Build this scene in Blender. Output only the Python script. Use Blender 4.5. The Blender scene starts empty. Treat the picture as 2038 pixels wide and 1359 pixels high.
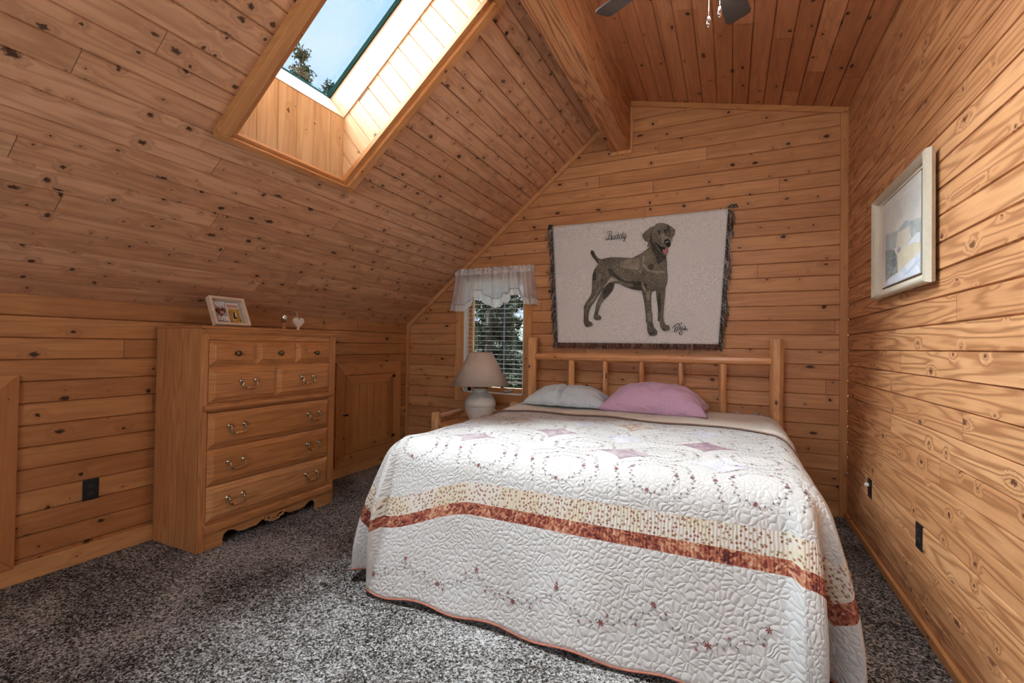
import bpy, bmesh, math, random
from mathutils import Vector, Matrix
PI=math.pi
random.seed(7)
SC=bpy.context.scene
COL=SC.collection
# ---------------------------------------------------------------- camera
R_=Vector((.90231575,.43081611,.01495853)); U_=Vector((-.00749137,-.01902393,.99979096)); F_=Vector((-.43101062,.9022392,.01393819))
cd=bpy.data.cameras.new('camera'); cam=bpy.data.objects.new('camera',cd); COL.objects.link(cam)
m=Matrix.Identity(4)
for i in range(3):
    m[i][0]=R_[i]; m[i][1]=U_[i]; m[i][2]=-F_[i]
m[0][3],m[1][3],m[2][3]=0,0,1.3
cam.matrix_world=m
cd.sensor_width=36; cd.lens=930.59/2038*36; cd.shift_x=.00463; cd.shift_y=-.00228; cd.clip_start=.02; cd.clip_end=300
SC.camera=cam
# ---------------------------------------------------------------- exposure, sky, daylight
SC.view_settings.view_transform='Standard'; SC.view_settings.look='None'; SC.view_settings.gamma=1
SC.view_settings.use_curve_mapping=False; SC.view_settings.exposure=0.57
wd=bpy.data.worlds.new('sky'); SC.world=wd; wd.use_nodes=True
nt=wd.node_tree; nt.nodes.clear()
tc=nt.nodes.new('ShaderNodeTexCoord'); nz=nt.nodes.new('ShaderNodeTexNoise'); nz.inputs['Scale'].default_value=2.6; nz.inputs['Detail'].default_value=6
rp=nt.nodes.new('ShaderNodeValToRGB'); rp.color_ramp.elements[0].position=.38; rp.color_ramp.elements[0].color=(.34,.55,.84,1)
rp.color_ramp.elements[1].position=.72; rp.color_ramp.elements[1].color=(.58,.68,.78,1)
bg=nt.nodes.new('ShaderNodeBackground'); bg.inputs['Strength'].default_value=1.0; ow=nt.nodes.new('ShaderNodeOutputWorld')
nt.links.new(tc.outputs['Generated'],nz.inputs['Vector']); nt.links.new(nz.outputs['Fac'],rp.inputs['Fac'])
nt.links.new(rp.outputs['Color'],bg.inputs['Color']); nt.links.new(bg.outputs['Background'],ow.inputs['Surface'])
def lamp(name,kind,loc,direction,energy,color,**kw):
    l=bpy.data.lights.new(name,kind); o=bpy.data.objects.new(name,l); COL.objects.link(o)
    o.location=loc; o.rotation_euler=Vector(direction).to_track_quat('-Z','Y').to_euler()
    l.energy=energy; l.color=color
    for k,v in kw.items(): setattr(l,k,v)
    return o
# bright hazy daylight falling on the roof side of the house
lamp('daylight','SUN',(-6,0,9),(.61,-.15,-.78),58,(.82,.93,1.0),angle=math.radians(74))
# fill light added behind the camera, set in the added rear window
lamp('added_rear_fill','AREA',(-.75,-1.66,1.7),(.0,1,.02),26,(.84,.94,1.0),shape='RECTANGLE',size=2.2,size_y=1.3)

SC.cycles.use_adaptive_sampling=True; SC.cycles.adaptive_threshold=.09; SC.cycles.adaptive_min_samples=14
SC.cycles.max_bounces=8; SC.cycles.diffuse_bounces=4; SC.cycles.glossy_bounces=3; SC.cycles.transmission_bounces=4; SC.cycles.transparent_max_bounces=8
SC.cycles.use_denoising=True
# ---------------------------------------------------------------- dimensions
D=4.448; XR=.824; XL=-3.415; ZK=1.5329; ZR=3.2127; YB=-1.7; P=.1187; V0=.1175
BL,BR,ZB=-1.039,-.865,3.162
SA=math.radians(39.763); SV=Vector((math.cos(SA),0,math.sin(SA))); NV=Vector((math.sin(SA),0,-math.cos(SA)))
S0=Vector((XL,0,ZK))
ZRB=3.6209; RA=math.atan2(ZRB-ZR,XR-BR)
def SP(s,y,off): return S0+SV*s+NV*off+Vector((0,y,0))

# ---------------------------------------------------------------- node helper
class T:
    def __init__(s,name):
        s.m=bpy.data.materials.new(name); s.m.use_nodes=True; s.t=s.m.node_tree; s.t.nodes.clear()
    def n(s,typ,ins=None,**kw):
        x=s.t.nodes.new('ShaderNode'+typ)
        for k,v in kw.items(): setattr(x,k,v)
        for k,v in (ins or {}).items(): s.put(x.inputs[k],v)
        return x
    def put(s,sock,v):
        if isinstance(v,bpy.types.NodeSocket): s.t.links.new(v,sock)
        elif isinstance(v,(tuple,list)) and len(v)==3 and sock.type=='RGBA': sock.default_value=(*v,1)
        else: sock.default_value=v
    def M(s,op,a,b=0.0,c=0.0,clamp=False):
        x=s.t.nodes.new('ShaderNodeMath'); x.operation=op; x.use_clamp=clamp
        for i,v in enumerate((a,b,c)): s.put(x.inputs[i],v)
        return x.outputs[0]
    def add(s,a,b): return s.M('ADD',a,b)
    def mul(s,a,b): return s.M('MULTIPLY',a,b)
    def sub(s,a,b): return s.M('SUBTRACT',a,b)
    def step(s,v,a,b):
        x=s.t.nodes.new('ShaderNodeMapRange'); x.interpolation_type='SMOOTHSTEP'
        for i,q in enumerate((v,a,b,0.0,1.0)): s.put(x.inputs[i],q)
        return x.outputs[0]
    def mix(s,f,a,b,mode='MIX'):
        x=s.t.nodes.new('ShaderNodeMix'); x.data_type='RGBA'; x.blend_type=mode; x.clamp_factor=True
        s.put(x.inputs[0],f); s.put(x.inputs[6],a); s.put(x.inputs[7],b); return x.outputs[2]
    def xyz(s,x,y,z=0.0): return s.n('CombineXYZ',{0:x,1:y,2:z}).outputs[0]
    def sep(s,v):
        q=s.n('SeparateXYZ',{0:v}); return q.outputs[0],q.outputs[1],q.outputs[2]
    def noise(s,v,scale=1.0,detail=2.0,rough=.5,dist=0.0):
        return s.n('TexNoise',{'Vector':v,'Scale':scale,'Detail':detail,'Roughness':rough,'Distortion':dist}).outputs['Fac']
    def white(s,v): 
        q=s.n('TexWhiteNoise',{'Vector':v},noise_dimensions='3D'); return q.outputs['Value'],q.outputs['Color']
    def uv(s): return s.n('UVMap').outputs[0]
    def obj(s): return s.n('TexCoord').outputs['Object']
    def rnd(s): return s.n('ObjectInfo').outputs['Random']
    def ramp(s,f,stops):
        x=s.t.nodes.new('ShaderNodeValToRGB'); e=x.color_ramp.elements
        while len(e)<len(stops): e.new(.5)
        for i,(p,c) in enumerate(stops): e[i].position=p; e[i].color=(*c,1)
        s.put(x.inputs[0],f); return x.outputs[0]
    def bump(s,h,strength=.3,dist=.01):
        return s.n('Bump',{'Height':h,'Strength':strength,'Distance':dist}).outputs[0]
    def out(s,color,rough=.5,normal=None,metal=0.0,spec=.5,**kw):
        b=s.n('BsdfPrincipled'); s.put(b.inputs['Base Color'],color); s.put(b.inputs['Roughness'],rough)
        s.put(b.inputs['Metallic'],metal); s.put(b.inputs['Specular IOR Level'],spec)
        for k,v in kw.items(): s.put(b.inputs[k.replace('_',' ')],v)
        if normal is not None: s.put(b.inputs['Normal'],normal)
        o=s.n('OutputMaterial'); s.t.links.new(b.outputs[0],o.inputs[0]); return s.m

def plain(name,c,rough=.5,metal=0.0,spec=.5,noise=0.0,nscale=30,bump=0.0,**kw):
    t=T(name); col=c; nrm=None
    if noise or bump:
        f=t.noise(t.obj(),nscale,4)
        if noise: col=t.mix(f,tuple(x*(1-noise) for x in c),tuple(min(1,x*(1+noise)) for x in c))
        if bump: nrm=t.bump(f,bump,.01)
    return t.out(col,rough,nrm,metal,spec,**kw)

def wood(name,light,mid,dark,knotc=(.10,.03,.012),pitch=None,dens=.5,ring=.5,ringk=1.0,rough=.5,kx=3.0,ky=8.0,krad=.013,
         vary=.5,bump=.25,seg=2.7,halo=.6,spec=.35,fib=.25,wg=1.0,wb=1.0):
    """Knotty softwood in metres of UV: u along the grain, v across it; boards of width `pitch`."""
    light,mid,dark=[(min(.88,c[0]*1.3),min(.85,c[1]*1.29*wg),min(.8,c[2]*1.34*wb)) for c in (light,mid,dark)]
    t=T(name); u,v,_=t.sep(t.uv())
    if pitch:
        idx=t.M('FLOOR',t.M('DIVIDE',t.add(v,.0005),pitch)); fv=t.sub(v,t.mul(idx,pitch))
        r1,_=t.white(t.xyz(idx,3.7,1.1))
        useg=t.M('DIVIDE',t.add(u,t.mul(r1,13.7)),seg); sg=t.M('FLOOR',useg)
        r2,rc=t.white(t.xyz(idx,sg,5.3))
        joint=t.M('COMPARE',t.sub(useg,sg),0.0,.0012)
    else:
        fv=v; r1=t.rnd(); r2,rc=t.white(t.xyz(r1,2.2,5.3)); joint=0.0
    c0,c1,c2=t.sep(rc)
    x=t.add(u,t.mul(r2,50.0)); y=t.add(fv,t.mul(c1,31.0)); zz=t.mul(c2,17.0)
    # knots
    feed=t.xyz(t.mul(x,kx),t.mul(y,ky),0.0)
    vo=t.n('TexVoronoi',{'Vector':feed,'Scale':1.0,'Randomness':.9},voronoi_dimensions='2D',feature='F1')
    px,py,_=t.sep(vo.outputs['Position']); k0,k1,k2=t.sep(vo.outputs['Color'])
    dx=t.M('DIVIDE',t.sub(t.mul(x,kx),px),kx); dy=t.M('DIVIDE',t.sub(t.mul(y,ky),py),ky)
    wob=t.mul(t.sub(t.noise(t.xyz(t.mul(x,75.0),t.mul(y,75.0),zz),1.0,3,.6),.5),t.mul(t.add(k1,.5),.020))
    d=t.add(t.M('SQRT',t.add(t.M('POWER',t.mul(dx,t.add(t.mul(k2,.75),.40)),2.0),t.M('POWER',dy,2.0))),wob)
    keep=t.M('GREATER_THAN',k0,1.0-dens)
    rk=t.mul(t.add(t.M('POWER',k1,1.6),.22),krad)
    core=t.mul(t.sub(1.0,t.step(d,t.mul(rk,.55),t.mul(rk,1.05))),keep)
    hal=t.mul(t.mul(t.M('POWER',2.718,t.mul(t.M('DIVIDE',d,rk),-.46)),t.sub(1.0,t.step(d,.022,.052))),keep)
    # growth rings seen on a flat-sawn face, bending round the knots
    fld=t.add(t.mul(t.noise(t.xyz(t.mul(x,.5),t.mul(y,8.0),zz),1.0,2,.4),9.0*ringk),t.mul(t.noise(t.xyz(t.mul(x,2.2),t.mul(y,22.0),zz),1.0,2),.8*ringk))
    fld=t.add(fld,t.mul(hal,2.2))
    rg=t.M('SINE',t.mul(fld,6.283)); rg=t.M('POWER',t.add(t.mul(rg,.5),.5),2.2)
    fb=t.noise(t.xyz(t.mul(x,5.0),t.mul(y,260.0),zz),1.0,3,.6)
    big=t.noise(t.xyz(t.mul(x,1.1),t.mul(y,9.0),t.add(zz,9.0)),1.0,2)
    mot=t.noise(t.xyz(t.mul(x,5.0),t.mul(y,26.0),t.add(zz,4.0)),1.0,3,.6)
    tone=t.add(t.mul(big,.50),t.mul(c0,vary)); tone=t.add(tone,.25-.5*vary+.0); tone=t.add(tone,t.mul(t.sub(mot,.5),.42))
    col=t.ramp(tone,[(.12,dark),(.5,mid),(.88,light)])
    col=t.mix(t.mul(rg,ring),col,tuple(q*r for q,r in zip(mid,(.56,.46,.40))),'MIX')
    col=t.mix(t.mul(t.step(fb,.35,.75),fib),col,tuple(q*.55 for q in mid))
    flame=t.mul(t.step(t.noise(t.xyz(t.mul(x,9.0),t.mul(y,38.0),t.add(zz,2.0)),1.0,3,.6,1.5),.57,.74),t.step(hal,.02,.30))
    col=t.mix(t.mul(flame,.6*halo),col,tuple(q*.75 for q in dark))
    col=t.mix(t.mul(hal,halo),col,tuple(q*.8+.2*p for q,p in zip(dark,knotc)))
    ringk_=t.mul(t.M('POWER',2.718,t.mul(t.M('POWER',t.M('DIVIDE',t.sub(d,t.mul(rk,1.5)),t.mul(rk,.35)),2.0),-1.0)),keep)
    col=t.mix(t.mul(ringk_,.16),col,light)
    col=t.mix(core,col,knotc)
    if pitch: col=t.mix(t.mul(joint,.75),col,(.05,.02,.01))
    h=t.add(t.mul(rg,-.6),t.add(t.mul(fb,.3),t.mul(core,-.8)))
    return t.out(col,t.add(t.mul(fb,.15),rough-.07),t.bump(h,bump,.004) if bump>.4 else None,0.0,spec)

W_SLOPE=wood('slope_boards',(.66,.36,.19),(.54,.265,.125),(.34,.145,.062),(.10,.045,.024),P,dens=.92,ring=.46,krad=.0135,kx=5.8,ky=9.5,vary=.28,halo=.85,wg=1.10,wb=1.25)
W_LEFT=wood('knee_wall_boards',(.55,.25,.085),(.42,.165,.050),(.26,.088,.025),(.06,.02,.008),P,dens=.62,ring=.3,krad=.014,kx=3.6,vary=.28,halo=.7,wg=1.12,wb=1.3)
W_BACK=wood('end_wall_boards',(.62,.29,.105),(.50,.205,.066),(.33,.115,.034),(.07,.022,.010),P,dens=.72,ring=.28,krad=.014,kx=4.0,vary=.28,halo=.75,wg=1.16,wb=1.45)
W_RIGHT=wood('side_wall_boards',(.62,.31,.125),(.50,.22,.078),(.34,.125,.042),(.16,.06,.025),P,dens=.62,ring=.92,ringk=1.35,krad=.014,kx=3.6,vary=.25,halo=.45,bump=.5,wg=1.12,wb=1.35)
W_CEIL=wood('ceiling_boards',(.56,.245,.095),(.42,.155,.055),(.27,.088,.030),(.06,.02,.010),P,dens=.7,ring=.3,krad=.014,kx=3.8,vary=.35,halo=.7,wg=1.1,wb=1.3)
W_WELL=wood('skylight_boards',(.60,.40,.23),(.50,.31,.16),(.38,.20,.085),(.10,.04,.018),.105,dens=.5,ring=.3,krad=.012,vary=.3,seg=9.0)
W_TRIM=wood('pine_trim',(.60,.32,.13),(.50,.235,.085),(.36,.145,.048),(.08,.03,.014),None,dens=.5,ring=.25,krad=.010,ky=14.0)
W_PALE=wood('pale_skylight_trim',(.52,.34,.21),(.44,.27,.155),(.33,.18,.09),(.12,.05,.03),None,dens=.3,ring=.3,krad=.009,ky=14.0)
W_BEAM=wood('fir_beam',(.55,.28,.125),(.42,.18,.075),(.26,.09,.035),(.08,.03,.015),None,dens=.25,ring=.85,ringk=1.6,krad=.02,ky=4.0)
W_OAK=wood('golden_oak',(.60,.30,.095),(.48,.205,.055),(.36,.13,.033),(.2,.08,.03),None,dens=0.0,ring=.55,ringk=1.8,rough=.34,spec=.5,bump=.12,fib=.4,wg=1.05,wb=1.35)
W_LOG=wood('peeled_log',(.74,.44,.16),(.62,.32,.095),(.46,.19,.048),(.14,.05,.018),None,dens=.75,ring=.42,krad=.013,rough=.32,spec=.5,kx=3.0,ky=10.0,wb=1.4)
W_ACC=wood('access_door_boards',(.55,.27,.10),(.45,.19,.062),(.31,.115,.036),(.06,.02,.008),None,dens=.7,ring=.2,krad=.008,ky=12.0)

# ---------------------------------------------------------------- mesh helpers
def autouv(bm,axis=None):
    uvl=bm.loops.layers.uv.verify()
    off=random.random()*9
    if axis is None:
        mn=[min(v.co[i] for v in bm.verts) for i in range(3)]; mx=[max(v.co[i] for v in bm.verts) for i in range(3)]
        axis=max(range(3),key=lambda i:mx[i]-mn[i])
    for f in bm.faces:
        n=f.normal; o=[i for i in range(3) if i!=axis]
        if abs(n[axis])>.8: ua,va=o[0],o[1]
        else:
            ua=axis; va=o[0] if abs(n[o[0]])<abs(n[o[1]]) else o[1]
        for l in f.loops: l[uvl].uv=(l.vert.co[ua]+off,l.vert.co[va]+off*.37)
def fin(name,bm,mat,parent=None,smooth=False,axis=None,uv=True,loc=None,bevel=0,mats=None,recalc=True):
    if recalc: bmesh.ops.recalc_face_normals(bm,faces=bm.faces)
    else: bm.normal_update()
    if uv: autouv(bm,axis)
    me=bpy.data.meshes.new(name); bm.to_mesh(me); bm.free()
    for q in (mats or [mat]): me.materials.append(q)
    if smooth:
        for p in me.polygons: p.use_smooth=True
    o=bpy.data.objects.new(name,me); COL.objects.link(o)
    if parent is not None: o.parent=parent; o.matrix_parent_inverse=Matrix.Translation(-parent.location)
    if bevel:
        b=o.modifiers.new('bevel','BEVEL'); b.width=bevel; b.segments=2; b.limit_method='ANGLE'; b.angle_limit=math.radians(50)
    return o
def tag(o,label,cat,group=None):
    o['label']=label; o['category']=cat
    if group: o['group']=group
    return o
def struct(o,label=None,cat=None):
    o['kind']='structure'
    if label: o['label']=label
    if cat: o['category']=cat
    return o
def empty(name,loc):
    o=bpy.data.objects.new(name,None); COL.objects.link(o); o.location=loc; o.empty_display_size=.05; return o
def box(bm,x0,x1,y0,y1,z0,z1,mi=0):
    vs=[bm.verts.new((x,y,z)) for x in (x0,x1) for y in (y0,y1) for z in (z0,z1)]
    for q in ((0,1,3,2),(4,6,7,5),(0,4,5,1),(2,3,7,6),(0,2,6,4),(1,5,7,3)):
        f=bm.faces.new([vs[i] for i in q]); f.material_index=mi
    return vs
def hexa(bm,pts,mi=0):
    vs=[bm.verts.new(p) for p in pts]
    for q in ((0,1,3,2),(4,6,7,5),(0,4,5,1),(2,3,7,6),(0,2,6,4),(1,5,7,3)):
        f=bm.faces.new([vs[i] for i in q]); f.material_index=mi
def sbox(bm,s0,s1,y0,y1,o0,o1): hexa(bm,[SP(s,y,o) for s in (s0,s1) for y in (y0,y1) for o in (o0,o1)])
def tube(bm,pts,r,n=8,mi=0,cap=True):
    pts=[Vector(p) for p in pts]; rings=[]
    rr=r if isinstance(r,(list,tuple)) else [r]*len(pts)
    up=None
    for i,p in enumerate(pts):
        t=(pts[min(i+1,len(pts)-1)]-pts[max(i-1,0)]).normalized()
        if up is None:
            up=Vector((0,0,1)) if abs(t.z)<.9 else Vector((1,0,0))
        a=(up-t*up.dot(t)).normalized(); b=t.cross(a); up=a
        rings.append([bm.verts.new(p+(a*math.cos(2*PI*k/n)+b*math.sin(2*PI*k/n))*rr[i]) for k in range(n)])
    for A,B in zip(rings,rings[1:]):
        for k in range(n):
            f=bm.faces.new((A[k],A[(k+1)%n],B[(k+1)%n],B[k])); f.material_index=mi; f.smooth=True
    if cap:
        for q in (rings[0],rings[-1]):
            f=bm.faces.new(q); f.material_index=mi
def lathe(bm,prof,n=32,c=(0,0,0),mi=0,M=None):
    rings=[]
    for r,z in prof:
        ring=[]
        for k in range(n):
            p=Vector((r*math.cos(2*PI*k/n),r*math.sin(2*PI*k/n),z))
            if M is not None: p=M@p
            ring.append(bm.verts.new(p+Vector(c)))
        rings.append(ring)
    for A,B in zip(rings,rings[1:]):
        for k in range(n):
            f=bm.faces.new((A[k],A[(k+1)%n],B[(k+1)%n],B[k])); f.smooth=True; f.material_index=mi
    for q in (rings[0],rings[-1]):
        if max((v.co-q[0].co).length for v in q)>1e-5:
            f=bm.faces.new(q); f.material_index=mi
def sphere(bm,c,r,sc=(1,1,1),n=10,mi=0):
    M=Matrix.Translation(c)@Matrix.Diagonal((r*sc[0],r*sc[1],r*sc[2],1))
    q=bmesh.ops.create_uvsphere(bm,u_segments=n,v_segments=max(5,n//2+1),radius=1,matrix=M)
    for v in q['verts']:
        for f in v.link_faces: f.material_index=mi; f.smooth=True
def prism(bm,poly,d,mi=0):
    """poly: list of Vectors in a plane, extruded by vector d"""
    a=[bm.verts.new(p) for p in poly]; b=[bm.verts.new(Vector(p)+Vector(d)) for p in poly]
    n=len(a)
    for f in (bm.faces.new(a),bm.faces.new(b[::-1])): f.material_index=mi
    for k in range(n):
        f=bm.faces.new((a[k],b[k],b[(k+1)%n],a[(k+1)%n])); f.material_index=mi
def cut(bm,co,no,clear=True):
    bmesh.ops.bisect_plane(bm,geom=bm.verts[:]+bm.edges[:]+bm.faces[:],plane_co=co,plane_no=no,clear_outer=clear)
def planks(name,org,U,V,N,ul,v0,v1,mat,pitch=P,hole=None,clips=(),parent=None,g=.0050,dep=.012):
    """tongue-and-groove boards with real V grooves; N points into the room"""
    U,V,N,org=Vector(U),Vector(V),Vector(N),Vector(org); bm=bmesh.new(); uvl=bm.loops.layers.uv.verify()
    ks=range(math.floor(v0/pitch+1e-6),math.ceil(v1/pitch-1e-6))
    for k in ks:
        a=k*pitch; b=a+pitch
        st=[(a,-dep),(a+g,0),(b-g,0),(b,-dep)]
        for (p0,n0),(p1,n1) in zip(st,st[1:]):
            q=[(0,p0,n0),(ul,p0,n0),(ul,p1,n1),(0,p1,n1)]
            f=bm.faces.new([bm.verts.new(org+U*x+V*y+N*z) for x,y,z in q])
            for l,(x,y,z) in zip(f.loops,q): l[uvl].uv=(x+ .37*abs(org.x+org.y),y if 1e-6<y-a<pitch-1e-6 else (a+1e-4 if abs(y-a)<1e-5 else b-1e-3))
    cut(bm,org+V*v1,V); cut(bm,org+V*v0,-V)
    for co,no in clips: cut(bm,co,no)
    if hole:
        u0,u1,h0,h1=hole
        for co,no in ((org+U*u0,U),(org+U*u1,U),(org+V*h0,V),(org+V*h1,V)): cut(bm,co,no,False)
        bm.faces.ensure_lookup_table()
        kill=[]
        for f in bm.faces:
            c=f.calc_center_median()-org
            if u0<c.dot(U)<u1 and h0<c.dot(V)<h1: kill.append(f)
        bmesh.ops.delete(bm,geom=kill,context='FACES')
    bmesh.ops.remove_doubles(bm,verts=bm.verts,dist=1e-5)
    return fin(name,bm,mat,parent,uv=False,recalc=False)
DOG=[(-1.225,2.221),(-1.219,2.229),(-1.212,2.231),(-1.204,2.228),(-1.198,2.22),(-1.182,2.187),(-1.155,2.153),(-1.123,2.136),(-1.081,2.143),(-1.029,2.15),(-0.957,2.144),(-0.876,2.134),(-0.836,2.127),(-0.797,2.145),(-0.748,2.166),(-0.709,2.194),(-0.68,2.217),(-0.671,2.261),(-0.667,2.321),(-0.655,2.365),(-0.644,2.398),(-0.62,2.426),(-0.587,2.434),(-0.549,2.425),(-0.521,2.414),(-0.506,2.395),(-0.501,2.346),(-0.505,2.287),(-0.493,2.251),(-0.495,2.217),(-0.519,2.204),(-0.527,2.151),(-0.532,2.122),(-0.524,2.072),(-0.524,2.013),(-0.518,1.953),(-0.517,1.937),(-0.521,1.889),(-0.536,1.847),(-0.537,1.788),(-0.543,1.723),(-0.547,1.648),(-0.549,1.579),(-0.544,1.541),(-0.528,1.506),(-0.502,1.501),(-0.491,1.477),(-0.497,1.463),(-0.533,1.455),(-0.553,1.463),(-0.569,1.488),(-0.574,1.525),(-0.58,1.539),(-0.595,1.547),(-0.593,1.579),(-0.591,1.628),(-0.597,1.692),(-0.605,1.747),(-0.611,1.796),(-0.611,1.825),(-0.634,1.823),(-0.652,1.813),(-0.66,1.775),(-0.658,1.721),(-0.656,1.651),(-0.647,1.596),(-0.643,1.537),(-0.631,1.488),(-0.615,1.466),(-0.599,1.45),(-0.602,1.428),(-0.63,1.412),(-0.661,1.412),(-0.677,1.434),(-0.685,1.461),(-0.686,1.526),(-0.697,1.534),(-0.697,1.586),(-0.706,1.652),(-0.715,1.717),(-0.726,1.772),(-0.74,1.827),(-0.766,1.829),(-0.826,1.842),(-0.886,1.866),(-0.941,1.896),(-0.986,1.91),(-0.994,1.887),(-1.008,1.843),(-1.041,1.799),(-1.092,1.75),(-1.12,1.711),(-1.134,1.671),(-1.145,1.637),(-1.15,1.601),(-1.127,1.597),(-1.112,1.583),(-1.118,1.566),(-1.147,1.559),(-1.175,1.563),(-1.186,1.581),(-1.182,1.607),(-1.17,1.655),(-1.16,1.712),(-1.14,1.763),(-1.11,1.824),(-1.099,1.858),(-1.121,1.83),(-1.149,1.786),(-1.178,1.741),(-1.212,1.696),(-1.232,1.656),(-1.24,1.616),(-1.24,1.57),(-1.234,1.547),(-1.207,1.536),(-1.197,1.515),(-1.218,1.498),(-1.256,1.496),(-1.274,1.513),(-1.284,1.548),(-1.281,1.611),(-1.283,1.692),(-1.259,1.737),(-1.225,1.782),(-1.208,1.816),(-1.204,1.868),(-1.204,1.925),(-1.203,1.976),(-1.201,1.999),(-1.185,2.045),(-1.159,2.08),(-1.149,2.09),(-1.152,2.101),(-1.181,2.139),(-1.208,2.173),(-1.222,2.2)]
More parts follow.
